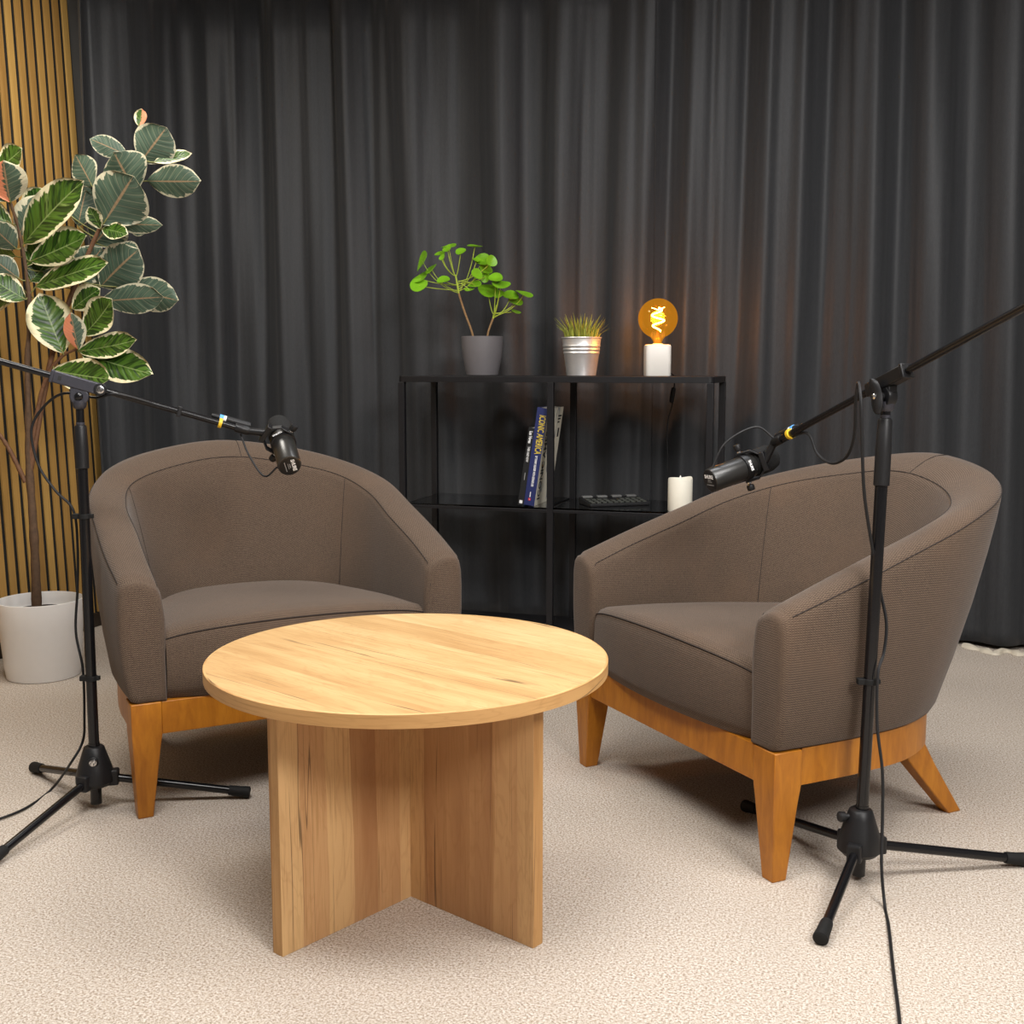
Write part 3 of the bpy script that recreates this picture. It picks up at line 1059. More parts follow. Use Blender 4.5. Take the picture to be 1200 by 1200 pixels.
BL, BR = (-1.02, 2.74), (0.730, 2.335)
cl_l = V(0.004, 0.0, 1.036)
dir_l = V(-0.675 + 1.02, 0.10, 0.928) - cl_l
dir_l = V(dir_l.x, 0.10, dir_l.z)
mic_stand('black boom stand in front of the rubber plant, arm reaching over the rounded chair back', BL,
          [(-0.256, 0.251), (0.362, 0.066), (-0.108, -0.352)], cl_l, dir_l, 0.55, 0.400, (0.835, 0.938), False, True,
          {'clips': (0.235,), 'pole_clips': (0.722, 0.327)})
cl_r = V(0.020, 0.0, 1.046)
dir_r = V(0.61 - 0.750, 0.385, 0.896 - 1.046)
mic_stand('black boom stand in front of the sideways armchair, arm rising to the upper right', BR,
          [(-0.155, -0.283), (-0.163, 0.382), (0.385, 0.070)], cl_r, dir_r, 0.62, 0.425, (0.836, 0.972), True, False,
          {'clips': (0.050,), 'pole_clips': (0.431,)})

# ------------------------------------------------------------------ microphones
CAM_FWD = V(0, math.cos(TILT), -math.sin(TILT))
CAM_DN = V(0, -math.sin(TILT), -math.cos(TILT))
def img_dir(rx, dn, toward):
    return (V(1, 0, 0) * rx + CAM_DN * dn - CAM_FWD * toward).normalized()

def microphone(label, center, axis, knob, tip, cable_pts, text_up):
    """center: middle of the yoke ring; axis points to the lettered end plate; knob: yoke pivot axis; tip: end of the boom"""
    t = thing('microphone', label, 'microphone', room(center.x, center.y, center.z), PHI, 'dark studio microphones')
    a = axis.normalized()
    k = (knob - a * knob.dot(a)).normalized()
    r = 0.0285
    body = MB().lathe([(r - 0.001, -0.022), (r, -0.020), (r, 0.096), (r - 0.0008, 0.0985), (r - 0.003, 0.0995)], (0, 0, 0), a, 36).build('body', M['mic'], t)
    plate = MB().lathe([(r - 0.0032, 0.0990), (r - 0.0032, 0.1001), (r - 0.005, 0.1003)], (0, 0, 0), a, 36).build('end_plate', M['black'], body)
    MB().lathe([(r - 0.004, -0.021), (r + 0.002, -0.024), (r + 0.0035, -0.034), (r + 0.0035, -0.070), (r - 0.002, -0.086), (r * 0.55, -0.094), (0.002, -0.096)], (0, 0, 0), a, 32).build('foam_windscreen', M['foam'], t)
    band = MB().lathe([(r + 0.0002, -0.009), (r + 0.003, -0.008), (r + 0.003, 0.008), (r + 0.0002, 0.009)], (0, 0, 0), a, 36, cap=False).build('yoke_ring', M['black'], t)
    # yoke arms, plate and knobs
    u = tip - center
    u = (u - k * u.dot(k))
    ul = u.length
    u.normalize()
    m = k.cross(u).normalized()
    mb = MB()
    ex = min(0.048, ul * 0.75)
    for s in (-1, 1):
        p0, p1 = k * (s * (r + 0.006)) + u * (-0.006), k * (s * (r + 0.006)) + u * (ex * 0.55)
        p2 = k * (s * 0.016) + u * ex
        sec = []
        for p in (p0, p1, p2):
            sec.append([p + m * 0.008 + k * 0.0022, p - m * 0.008 + k * 0.0022, p - m * 0.008 - k * 0.0022, p + m * 0.008 - k * 0.0022])
        mb.rings(sec)
    R = Matrix((k, m, u)).transposed().to_4x4()
    mb.box((-0.023, -0.012, ex - 0.005), (0.023, 0.012, ex + 0.007), 0, R)
    yoke = mb.build('yoke', M['black'], t, bevel=0.0012)
    MB().cyl(u * (ex + 0.003), (tip - center), 0.0095, 0.0085, n=16).build('thread_adapter', M['black'], yoke)
    for s in (-1, 1):
        MB().lathe([(0.0035, 0.0), (0.0035, 0.006), (0.0085, 0.007), (0.0092, 0.010), (0.0092, 0.018), (0.0078, 0.0205)], k * (s * (r + 0.008)), k * s, 16).build('knob', M['plastic'], yoke)
        MB().lathe([(0.0055, 0), (0.0055, 0.003)], k * (s * (r + 0.0085)), k * s, 14).build('washer', M['chrome'], yoke)
    # lettering on the end plate and the ring
    up = (text_up - a * text_up.dot(a)).normalized()
    xd = up.cross(a).normalized()
    o = a * 0.1004
    text_mesh('maker_lettering', 'SHURE', 0.0125, M['white'], plate, o + up * 0.0095, xd, up, 'CENTER', 0.0002, 0.9, 0.0004)
    mb = MB()
    for row, wid, h in ((0.001, 0.0062, 0.0014), (-0.003, 0.0085, 0.0010), (-0.010, 0.014, 0.0013)):
        nseg = 5 if row > -0.005 else 9
        for q in range(nseg):
            x = -wid + 2 * wid * (q + 0.5) / nseg
            Rm = Matrix((xd, up, a)).transposed().to_4x4()
            Rm.translation = o + up * row + xd * x
            mb.box((-wid / nseg * 0.7, -h / 1.4, 0), (wid / nseg * 0.7, h / 1.4, 0.0002), 0, Rm)
    mb.build('small_print', M['greyprint'], plate, smooth=False)
    side = (-CAM_FWD - a * (-CAM_FWD).dot(a)).normalized()
    text_mesh('ring_lettering', 'SHURE', 0.0095, M['white'], band, side * (r + 0.0032), a.cross(side) * -1, a * 1.0 if (a.cross(side) * -1).cross(a).dot(side) > 0 else a * -1, 'CENTER', 0.0002, 0.9, 0.0003)
    pts = [Vector(p) - center for p in cable_pts]
    MB().tube(spline(pts, 28), 0.0024, 8).build('short_cable', M['cable'], t)
    return t

tip_l = V(-1.02, 2.74, 0) + cl_l + dir_l.normalized() * 0.404
cen_l = V(-0.565, 2.868, 0.888)
ax_l = img_dir(0.31, 0.62, 0.76)
kn_l = img_dir(0.42, -0.90, 0.05)
microphone('dark microphone hanging above the chair back beside the rubber plant', cen_l, ax_l, kn_l, tip_l,
           [tip_l + V(-0.02, 0.0, -0.008), V(-0.640, 2.82, 0.862), V(-0.600, 2.80, 0.812), cen_l + ax_l * 0.085 + V(-0.026, -0.01, -0.01)], img_dir(0.95, -0.15, 0.0))
tip_r = V(BR[0], BR[1], 0) + cl_r + dir_r.normalized() * 0.429
cen_r = V(0.549, 2.74, 0.838)
ax_r = img_dir(-0.875, 0.33, 0.36)
kn_r = img_dir(-0.44, -0.90, 0.10)
microphone('dark microphone beside the white candle, over the low arm of the sideways armchair', cen_r, ax_r, kn_r, tip_r,
           [tip_r + V(0.0, 0.0, 0.010), V(0.570, 2.72, 0.935), V(0.500, 2.71, 0.900), cen_r + ax_r * 0.088 + V(-0.004, 0.0, 0.028)], img_dir(-0.2, -0.9, 0.2))

def cable(name, label, pts, r, n, mat, cat='cable'):
    o = MB().tube(spline(pts, n), r, 8).build(name, mat)
    o.rotation_euler = (0, 0, PHI)
    return tag(o, label, cat)
CABLE_L = [(-0.703,2.835,0.936),(-0.82,2.8,0.974),(-0.925,2.75,1.01),(-0.987,2.765,1.002),(-1.061,2.765,1.012),(-1.115,2.77,0.978),(-1.145,2.77,0.923),(-1.132,2.77,0.841),(-1.091,2.76,0.781),(-1.049,2.757,0.734),(-1.045,2.762,0.646),(-1.051,2.765,0.542),(-1.062,2.77,0.435),(-1.046,2.762,0.341),(-1.053,2.775,0.219),(-1.069,2.8,0.15),(-1.088,2.77,0.106),(-1.175,2.852,0.005),(-1.188,2.725,0.005),(-1.233,2.639,0.005),(-1.301,2.53,0.005)]
CABLE_R = [(0.619,2.7,0.897),(0.658,2.6,0.928),(0.674,2.56,0.884),(0.69,2.5,0.868),(0.704,2.44,0.887),(0.704,2.39,0.935),(0.691,2.345,1.006),(0.685,2.31,1.044),(0.682,2.28,1.008),(0.689,2.285,0.924),(0.702,2.3,0.821),(0.729,2.325,0.714),(0.757,2.352,0.621),(0.771,2.345,0.551),(0.765,2.335,0.491),(0.748,2.315,0.451),(0.746,2.3,0.348),(0.754,2.28,0.256),(0.753,2.265,0.162),(0.745,2.235,0.076),(0.745,2.205,0.005),(0.726,2.123,0.005),(0.679,1.949,0.005),(0.636,1.786,0.005),(0.577,1.586,0.005)]
CORD_FLOOR = [(1.738,4.383,0.005),(1.784,4.315,0.005),(1.81,4.262,0.005),(1.875,4.301,0.005),(1.901,4.249,0.005),(1.977,4.275,0.005),(2.027,4.21,0.005)]
cable('microphone_cable', 'black cable looping down the stand by the plant and out along the carpet', CABLE_L, 0.0032, 140, M['cable'])
cable('microphone_cable', 'black cable draped over the boom and trailing across the carpet towards the camera', CABLE_R, 0.0032, 160, M['cable'])
mb = MB()
pts = spline(CORD_FLOOR, 40)
rr = []
for i, p in enumerate(pts):
    d = (pts[min(i + 1, 40)] - pts[max(i - 1, 0)]).normalized()
    s = V(-d.y, d.x, 0)
    w = 0.008 + 0.008 * math.sin(i * 0.55) ** 2
    h = 0.006 + 0.008 * math.sin(i * 0.4 + 1) ** 2
    rr.append([p + s * w + V(0, 0, -0.004), p + s * w * 0.6 + V(0, 0, h), p - s * w * 0.6 + V(0, 0, h * 0.7), p - s * w + V(0, 0, -0.004)])
mb.rings(rr)
o = mb.build('flat_cord', M['cord_white'])
o.rotation_euler = (0, 0, PHI)
tag(o, 'crumpled cream cord lying on the carpet under the curtain hem', 'cord')

# ------------------------------------------------------------------ rubber plant
LEAVES = [
    (0.366,0.14,1.773,0.465,0.12,1.886,0.129,'B',0), (0.365,0.14,1.893,0.376,0.14,1.952,0.04,'F',1),
    (0.391,0.12,1.707,0.589,0.08,1.701,0.098,'B',0), (0.411,0.14,1.773,0.533,0.18,1.809,0.043,'F',2),
    (0.355,0.1,1.67,0.294,0.08,1.797,0.153,'B',0), (0.262,0.04,1.552,0.386,-0.01,1.704,0.174,'B',0),
    (0.219,0.08,1.681,0.156,0.1,1.792,0.085,'B',0), (0.323,0.14,1.796,0.201,0.12,1.847,0.062,'B',0),
    (0.259,0.1,1.562,0.453,0.07,1.553,0.055,'B',0), (0.25,0.05,1.539,0.223,0.02,1.608,0.048,'F',2),
    (0.255,0.05,1.539,0.358,0.0,1.514,0.054,'F',0), (0.149,0.12,1.556,0.174,0.14,1.679,0.086,'B',0),
    (0.217,0.12,1.35,0.368,0.08,1.474,0.141,'B',0), (0.314,0.14,1.567,0.378,0.14,1.538,0.049,'B',0),
    (0.228,0.08,1.298,0.455,0.05,1.311,0.091,'B',0), (0.297,0.12,1.347,0.493,0.09,1.301,0.104,'B',0),
    (0.259,0.16,1.487,0.347,0.16,1.444,0.081,'B',0), (0.162,0.14,1.485,0.194,0.14,1.392,0.08,'B',0),
    (0.015,-0.02,1.481,0.248,-0.08,1.677,0.135,'F',0), (-0.005,-0.01,1.507,0.06,0.01,1.646,0.089,'B',2),
    (0.023,0.01,1.427,0.231,-0.03,1.507,0.119,'F',0), (0.044,-0.01,1.341,0.312,-0.07,1.415,0.106,'F',0),
    (-0.01,-0.05,1.613,-0.013,-0.08,1.742,0.129,'B',1), (-0.065,0.0,1.73,0.022,-0.01,1.792,0.089,'F',0),
    (-0.009,-0.02,1.464,-0.077,-0.06,1.543,0.083,'B',0), (0.007,-0.01,1.299,-0.087,-0.06,1.368,0.083,'F',0),
    (-0.012,-0.01,1.369,-0.091,-0.03,1.435,0.071,'B',0), (0.133,-0.03,1.119,0.054,-0.01,1.321,0.131,'F',2),
    (0.208,-0.04,1.179,0.315,-0.06,1.299,0.118,'F',0), (0.196,-0.06,1.13,0.184,-0.08,1.253,0.064,'B',1),
    (0.188,-0.04,1.125,0.398,-0.08,1.164,0.082,'F',0), (0.197,-0.04,1.119,0.453,-0.1,1.051,0.105,'F',0),
    (0.107,-0.06,1.062,0.318,-0.12,1.034,0.105,'F',0), (0.16,0.0,1.268,0.258,0.0,1.336,0.078,'F',2),
    (0.005,0.01,1.41,0.068,0.04,1.538,0.078,'F',0), (-0.021,-0.02,1.547,-0.161,-0.04,1.617,0.089,'F',0),
    (-0.03,-0.03,1.618,-0.139,-0.01,1.748,0.089,'B',0), (-0.032,0.02,1.445,-0.236,0.04,1.475,0.09,'F',0),
    (-0.018,0.04,1.333,-0.218,0.07,1.277,0.091,'F',0), (-0.038,-0.02,1.658,0.004,-0.03,1.717,0.047,'F',2),
    (0.05,0.04,1.396,0.121,0.06,1.349,0.072,'B',0), (0.189,0.15,1.495,0.279,0.16,1.604,0.13,'B',0),
    (0.159,0.13,1.455,0.226,0.13,1.362,0.117,'B',0), (0.186,0.17,1.459,0.327,0.17,1.406,0.124,'B',0),
    (0.128,0.12,1.361,0.228,0.12,1.483,0.111,'B',0), (0.073,0.05,1.362,0.145,0.07,1.45,0.109,'F',0),
    (0.011,0.03,1.361,0.083,0.05,1.454,0.108,'F',0), (0.03,0.02,1.303,0.107,0.02,1.235,0.09,'F',0),
    (-0.009,0.03,1.582,0.078,0.04,1.667,0.09,'F',0), (0.118,0.13,1.594,0.172,0.15,1.709,0.093,'B',0),
]
TRUNK = [(-0.013, 0.0, 0.24), (-0.01, 0.0, 0.427), (-0.011, 0.0, 0.576), (-0.014, 0.0, 0.754), (-0.007, 0.0, 0.929), (-0.001, 0.0, 1.102), (0.016, 0.0, 1.274), (0.009, -0.01, 1.442), (-0.004, -0.02, 1.547), (-0.019, -0.03, 1.618), (-0.027, -0.03, 1.676)]
STEM_B = [(-0.017, 0.0, 0.695), (0.072, 0.02, 1.102), (0.137, 0.06, 1.32), (0.195, 0.08, 1.462), (0.246, 0.08, 1.559), (0.31, 0.12, 1.67), (0.364, 0.14, 1.773), (0.368, 0.14, 1.893)]
STEM_C = [(-0.017, 0.0, 0.739), (0.05, -0.01, 1.002), (0.117, -0.02, 1.102), (0.189, -0.04, 1.136)]
STEM_D = [(-0.029, 0.0, 0.68), (-0.073, -0.02, 0.799), (-0.117, -0.04, 0.887), (-0.19, -0.05, 1.045)]
pl = thing('rubber_plant', 'tall variegated rubber plant with cream-edged leaves in a white pot', 'plant', room(-1.645, 3.98), PHI)
pot = MB().lathe([(0.118, 0.0), (0.122, 0.002), (0.128, 0.05), (0.138, 0.18), (0.144, 0.268), (0.143, 0.2715), (0.140, 0.272), (0.138, 0.268), (0.134, 0.225)], (0, 0, 0), (0, 0, 1), 48).build('pot', M['pot_white'], pl)
MB().lathe([(0.1335, 0.224), (0.10, 0.232), (0.05, 0.236), (0.004, 0.236)], (0, 0, 0), (0, 0, 1), 32).build('soil', M['soil'], pl)
tr = spline(TRUNK, 60)
rad = []
for i in range(61):
    z = tr[i].z
    rad.append(0.0165 - 0.004 * min(1, (z - 0.24) / 0.5) - 0.0075 * max(0, min(1, (z - 0.75) / 0.75)) + 0.0010 * math.sin(i * 1.7) + 0.0008 * math.sin(i * 0.9))
MB().tube(tr, rad, 12).build('trunk', M['bark'], pl)
for P, r0, r1 in ((STEM_B, 0.0100, 0.0045), (STEM_C, 0.0085, 0.0040), (STEM_D, 0.0085, 0.0050)):
    q = spline(P, 36)
    MB().tube(q, [lerp(r0, r1, i / 36) + 0.0006 * math.sin(i * 1.9) for i in range(37)], 10).build('branch', M['twig'], pl)
rnd = random.Random(11)
KIN = {0: ('leaf_top', 'leaf_under'), 1: ('leaf_pink', 'leaf_pink_under'), 2: ('leaf_cream', 'leaf_cream_under')}
def nearest_stem(p):
    best = None
    for P in (TRUNK, STEM_B, STEM_C, STEM_D):
        for q in spline(P, 40):
            if q.z > p.z + 0.02:
                continue
            d = (q - p).length
            if best is None or d < best[0]:
                best = (d, q)
    return best[1]
def leaf(rec):
    bx_, by_, bz_, tx, ty, tz, w, side, kind = rec
    w *= 1.16
    b, tip = V(bx_, by_, bz_), V(tx, ty, tz)
    d = (tip - b)
    L = d.length
    d.normalize()
    ref = V(rnd.uniform(-0.3, 0.35), -0.85, rnd.uniform(0.25, 0.6))
    n = (ref - d * ref.dot(d)).normalized()
    if side == 'B':
        ref = V(rnd.uniform(-0.25, 0.25), -0.95, rnd.uniform(-0.25, 0.1))
        n = -(ref - d * ref.dot(d)).normalized()
    s = d.cross(n).normalized()
    nv, nu = 14, 8
    droop = rnd.uniform(-0.04, 0.07) * L
    cup = rnd.uniform(0.10, 0.22)
    wav = rnd.uniform(0, 6)
    top, und = [], []
    for i in range(nv + 1):
        v = i / nv
        hw = 0.5 * w * (math.sin(math.pi * min(1, v ** 1.12)) ** 0.66) if 0 < v < 1 else 0.0008
        if v > 0.92:
            hw *= 0.8
        mid = b + d * (L * v) - n * (droop * math.sin(math.pi * v * 0.9))
        rt, ru = [], []
        for j in range(nu + 1):
            u = -1 + 2 * j / nu
            p = mid + s * (hw * u) + n * (cup * hw * abs(u) ** 1.3 + 0.035 * w * math.sin(9 * v + wav + 2 * u) * abs(u) ** 2)
            rt.append(p + n * 0.0006)
            ru.append(p - n * 0.0006)
        top.append(rt)
        und.append(ru)
    mb = MB()
    k = nu + 1
    for r in top:
        mb.v.extend(r)
    off = len(mb.v)
    for r in und:
        mb.v.extend(r)
    for i in range(nv):
        for j in range(nu):
            a = i * k + j
            uv = ((j / nu, i / nv), ((j + 1) / nu, i / nv), ((j + 1) / nu, (i + 1) / nv), (j / nu, (i + 1) / nv))
            q = (a, a + 1, a + k + 1, a + k)
            mb.face(q[::-1], 0, uv[::-1])
            mb.face([off + x for x in q], 1, uv)
        for e in (0, nu):
            a = i * k + e
            q = (a, a + k, off + a + k, off + a)
            mb.face(q if e == 0 else q[::-1], 0, ((0.0, i / nv), (0.0, (i + 1) / nv), (0.0, (i + 1) / nv), (0.0, i / nv)))
    # petiole to the stem
    st = nearest_stem(b)
    n0 = len(mb.f)
    mb.tube(spline([st, st.lerp(b, 0.5) + V(0, 0, -0.004), b, b + d * (L * 0.12) - n * 0.001], 10), 0.0022, 6, 2)
    return mb.build('leaf', [M[KIN[kind][0]], M[KIN[kind][1]], M['petiole']], pl, fixn=False, angle=75)
for rec in LEAVES:
    leaf(rec)

# ------------------------------------------------------------------ shelf unit
SX0, SX1, SY0, SY1, SXC = -1.735, -0.530, 4.163, 4.535, -1.130
sh = thing('shelf_unit', 'low black steel shelf unit with two bays and a glass middle shelf', 'shelf', (0, 0, 0), 0)
sh.location = ((SX0 + SX1) / 2, (SY0 + SY1) / 2, 0)
OX, OY = sh.location.x, sh.location.y
def sbox(name, x0, x1, y0, y1, z0, z1, mat='shelf', bevel=0.0015, parent=None):
    return MB().box((x0 - OX, y0 - OY, z0), (x1 - OX, y1 - OY, z1)).build(name, M[mat], parent or sh, smooth=False, bevel=bevel)
PW = 0.024
TOPZ, MIDZ = 1.040, 0.550
for y0, y1 in ((SY0, SY0 + PW), (SY1 - PW, SY1)):
    for xc in (SX0 + PW / 2, SXC, SX1 - PW / 2):
        sbox('post', xc - PW / 2, xc + PW / 2, y0, y1, 0.0, TOPZ - 0.024)
# top frame with rounded right corners
mb = MB()
pts = []
R = 0.018
for (cx, cy, a0) in ((SX1 - R, SY0 + R, -90), (SX1 - R, SY1 - R, 0), (SX0 + R, SY1 - R, 90), (SX0 + R, SY0 + R, 180)):
    for q in range(5):
        a = math.radians(a0 + 90 * q / 4)
        pts.append((cx + R * math.cos(a) - OX, cy + R * math.sin(a) - OY))
mb.rings([[V(x, y, z) for x, y in pts] for z in (TOPZ - 0.024, TOPZ - 0.001)])
mb.build('top_board', M['shelf'], sh, angle=30, bevel=0.001)
for y0, y1 in ((SY0 + 0.002, SY0 + 0.020), (SY1 - 0.020, SY1 - 0.002)):
    sbox('rail', SX0 + PW, SXC - PW / 2, y0, y1, MIDZ - 0.018, MIDZ - 0.006)
    sbox('rail', SXC + PW / 2, SX1 - PW, y0, y1, MIDZ - 0.018, MIDZ - 0.006)
for xc in (SX0 + PW / 2, SXC, SX1 - PW / 2):
    sbox('side_rail', xc - 0.010, xc + 0.010, SY0 + PW, SY1 - PW, MIDZ - 0.018, MIDZ - 0.006)
for x0, x1 in ((SX0 + PW + 0.001, SXC - PW / 2 - 0.001), (SXC + PW / 2 + 0.001, SX1 - PW - 0.001)):
    sbox('glass_shelf', x0, x1, SY0 + 0.003, SY1 - 0.003, MIDZ - 0.0058, MIDZ, 'glass_shelf', 0)
sbox('bottom_board', SX0 + 0.003, SX1 - 0.003, SY0 + 0.003, SY1 - 0.003, 0.035, 0.058)
for z in (0.955, ):
    MB().cyl((SX1 - OX - 0.001, SY1 - PW / 2 - OY, z), (SX1 - OX + 0.0015, SY1 - PW / 2 - OY, z), 0.005, n=12).build('screw', M['black'], sh)

# ---- grey pot with round-leaved plant (axes turned to the camera side)
PY = SY0 + 0.19
rp = thing('round_leaf_plant', 'bright green round-leaved plant in a grey pot on the black shelf', 'plant', (-1.457, PY, TOPZ), PHI)
MB().lathe([(0.058, 0.0), (0.062, 0.002), (0.066, 0.02), (0.076, 0.07), (0.081, 0.115), (0.0815, 0.150), (0.0795, 0.1515), (0.0775, 0.150), (0.076, 0.135)], (0, 0, 0), (0, 0, 1), 40).build('pot', M['pot_grey'], rp)
MB().lathe([(0.0758, 0.134), (0.03, 0.139), (0.002, 0.139)], (0, 0, 0), (0, 0, 1), 28).build('soil', M['soil'], rp)
K = 2150.0
def pp(zx, zy, dy=0.0):
    return V((zx - 683) / K, dy, (1165 - zy) / K)
MB().tube(spline([pp(615, 870), pp(590, 780), pp(545, 660), pp(508, 550), pp(488, 480)], 20), 0.0040, 8).build('stem', M['stem_tan'], rp)
MB().tube(spline([pp(722, 870), pp(735, 800), pp(752, 750), pp(775, 690)], 14), 0.0038, 8).build('stem', M['stem_tan'], rp)
MB().tube(spline([pp(488, 482), pp(475, 400), pp(462, 330)], 8), [0.0042] * 5 + [0.0034] * 4, 8).build('stem', M['stem_lime'], rp)
MB().tube(spline([pp(775, 692), pp(782, 660), pp(795, 620), pp(806, 580)], 8), 0.0036, 8).build('stem', M['stem_lime'], rp)
RL = [(180, 215, 85, 28, 68, 0), (160, 352, 70, 30, 30, 0), (155, 415, 70, 52, 10, 0), (258, 280, 55, 20, 40, 0), (365, 375, 52, 28, 10, 0),
      (330, 155, 42, 18, 10, 0), (405, 95, 62, 16, 10, 0), (395, 120, 40, 24, 35, 0), (355, 195, 28, 18, 50, 0), (508, 140, 42, 26, 15, 0),
      (625, 97, 60, 9, -4, 0), (690, 205, 62, 48, 0, 0), (640, 210, 32, 16, -10, 0), (765, 225, 46, 40, -60, 0), (715, 275, 55, 38, -40, 0),
      (645, 330, 48, 36, -45, 0), (708, 345, 45, 38, 80, 0), (800, 360, 56, 36, 0, 1), (625, 415, 54, 26, 10, 0), (730, 460, 80, 52, -10, 1),
      (840, 415, 74, 33, -5, 1), (580, 455, 40, 14, 5, 0), (825, 490, 42, 30, 20, 1), (925, 500, 64, 36, -10, 1), (965, 550, 60, 30, -15, 1),
      (1035, 487, 72, 20, -18, 1), (960, 628, 46, 12, -22, 1)]
for i, (zx, zy, rx, ry, al, ci) in enumerate(RL):
    dy = rnd.uniform(-0.045, 0.03)
    c = pp(zx, zy, dy)
    al = math.radians(al)
    rho = min(0.97, ry / rx)
    maj = V(math.cos(al), 0, math.sin(al))
    prp = V(-math.sin(al), 0, math.cos(al))
    if prp.z < 0:
        prp = -prp
    n = (prp * math.sqrt(1 - rho * rho) + V(0, -1, 0) * rho).normalized()
    b2 = n.cross(maj).normalized()
    R = rx / K * 1.08
    mb = MB()
    ns = 18
    for lay in (1, -1):
        for q, bend in ((0.0, 0.10), (0.55, 0.03), (1.0, -0.06)):
            for j in range(ns if q > 0 else 1):
                a = 2 * math.pi * j / ns
                rr_ = R * q * (1 + 0.05 * math.sin(3 * a + i))
                mb.v.append(c + maj * (rr_ * math.cos(a)) + b2 * (rr_ * math.sin(a)) + n * (-bend * R + 0.08 * R * q * math.sin(2 * a + i)) + n * (0.0006 * lay))
    m1 = 1 + 2 * ns
    for lay, o0 in ((1, 0), (-1, m1)):
        for j in range(ns):
            j2 = (j + 1) % ns
            f1 = (o0, o0 + 1 + j, o0 + 1 + j2)
            f2 = (o0 + 1 + j, o0 + 1 + ns + j, o0 + 1 + ns + j2, o0 + 1 + j2)
            mb.face(f1 if lay == 1 else f1[::-1])
            mb.face(f2 if lay == 1 else f2[::-1])
    for j in range(ns):
        j2 = (j + 1) % ns
        mb.face((1 + ns + j, m1 + 1 + ns + j, m1 + 1 + ns + j2, 1 + ns + j2))
    if ci == 0:
        st = pp(lerp(490, 462, (i * 0.37) % 1), lerp(485, 340, (i * 0.37) % 1)) if zy > 260 else pp(466, 345)
        if zx > 560 or zx < 250:
            st = pp(486, lerp(480, 380, (i * 0.61) % 1))
    else:
        st = pp(780, lerp(685, 640, (i * 0.61) % 1))
    side = 0.42 if abs(zx - (486 if ci == 0 else 780)) > 110 else 0.15
    ctl = V(lerp(st.x, c.x, side + 0.25), lerp(st.y, c.y, 0.5), lerp(st.z, c.z, side * 0.55))
    P = [st, ctl, c - n * 0.002]
    qs = []
    for q in range(13):
        f = q / 12
        qs.append(P[0] * (1 - f) ** 2 + P[1] * (2 * f * (1 - f)) + P[2] * f * f)
    lf = mb.build('leaf', M['round_leaf'], rp, fixn=False, angle=80)
    MB().tube(qs, 0.0017, 6).build('leaf_stalk', M['stem_lime'], lf)

# ---- zinc pot with grass
gp = thing('grass_plant', 'small olive grass tuft in a ribbed silver metal pot', 'plant', (-1.058, PY, TOPZ), PHI)
pr = [(0.054, 0.0), (0.056, 0.001), (0.0575, 0.012)]
for z in (0.086, 0.099, 0.112):
    rz_ = 0.0575 + 0.0165 * (z - 0.012) / 0.125
    pr += [(rz_ - 0.0003, z - 0.005), (rz_ + 0.0022, z), (rz_ + 0.0003, z + 0.005)]
pr += [(0.0742, 0.139), (0.0765, 0.1405), (0.0772, 0.143), (0.0760, 0.1455), (0.0735, 0.1445), (0.0715, 0.130)]
MB().lathe(pr, (0, 0, 0), (0, 0, 1), 48).build('pot', M['galv'], gp)
mb = MB()
for i in range(85):
    a = rnd.uniform(0, 2 * math.pi)
    r = 0.060 * math.sqrt(rnd.random())
    b = V(r * math.cos(a), r * math.sin(a), 0.130)
    out = V(math.cos(a), math.sin(a), 0) * (r / 0.060) * rnd.uniform(0.6, 1.35)
    hgt = rnd.uniform(0.065, 0.125) * (1 - 0.25 * r / 0.06)
    P = [b, b + out * 0.012 + V(0, 0, hgt * 0.55), b + out * 0.046 + V(rnd.uniform(-.008, .008), rnd.uniform(-.008, .008), hgt)]
    sd = V(-math.sin(a + rnd.uniform(-1, 1)), math.cos(a + rnd.uniform(-1, 1)), 0)
    w = 0.0037
    n0 = len(mb.v)
    for p, k in ((P[0], 1.0), (P[1], 0.9), (P[2], 0.08)):
        mb.v.extend([p + sd * w * k, p - sd * w * k, p + V(sd.y, -sd.x, 0) * w * 0.6 * k])
    for q in (0, 3):
        for j in range(3):
            j2 = (j + 1) % 3
            mb.face((n0 + q + j, n0 + q + j2, n0 + q + 3 + j2, n0 + q + 3 + j))
g = mb.build('grass_blades', M['grass'], gp, smooth=False)
g['kind'] = 'stuff'
MB().lathe([(0.0712, 0.128), (0.03, 0.132), (0.002, 0.132)], (0, 0, 0), (0, 0, 1), 28).build('soil', M['soil'], gp)

# ---- lamp with globe bulb
lp = thing('table_lamp', 'glowing amber globe bulb on a white block lamp base on the shelf', 'lamp', (-0.766, PY, TOPZ), PHI)
def rsq(h, r, z, n=6):
    out = []
    for cx, cy, a0 in ((h - r, -(h - r), -90), (h - r, h - r, 0), (-(h - r), h - r, 90), (-(h - r), -(h - r), 180)):
        for q in range(n + 1):
            a = math.radians(a0 + 90 * q / n)
            out.append(V(cx + r * math.cos(a), cy + r * math.sin(a), z))
    return out
MB().rings([rsq(0.046, 0.014, 0.0), rsq(0.047, 0.014, 0.002), rsq(0.047, 0.014, 0.108), rsq(0.0455, 0.013, 0.113), rsq(0.041, 0.011, 0.1155)]).build('lamp_base', M['lamp_white'], lp)
MB().lathe([(0.021, 0.1155), (0.021, 0.118), (0.016, 0.120)], (0, 0, 0), (0, 0, 1), 24).build('socket', M['lamp_white'], lp)
prof = [(0.0150, 0.119), (0.0165, 0.128)]
C, R = 0.213, 0.0735
for q in range(25):
    th = math.radians(-68 + (158 - 0.5) * q / 24)
    prof.append((max(0.0006, R * math.cos(th)), C + R * math.sin(th)))
prof.insert(2, (0.021, 0.137))
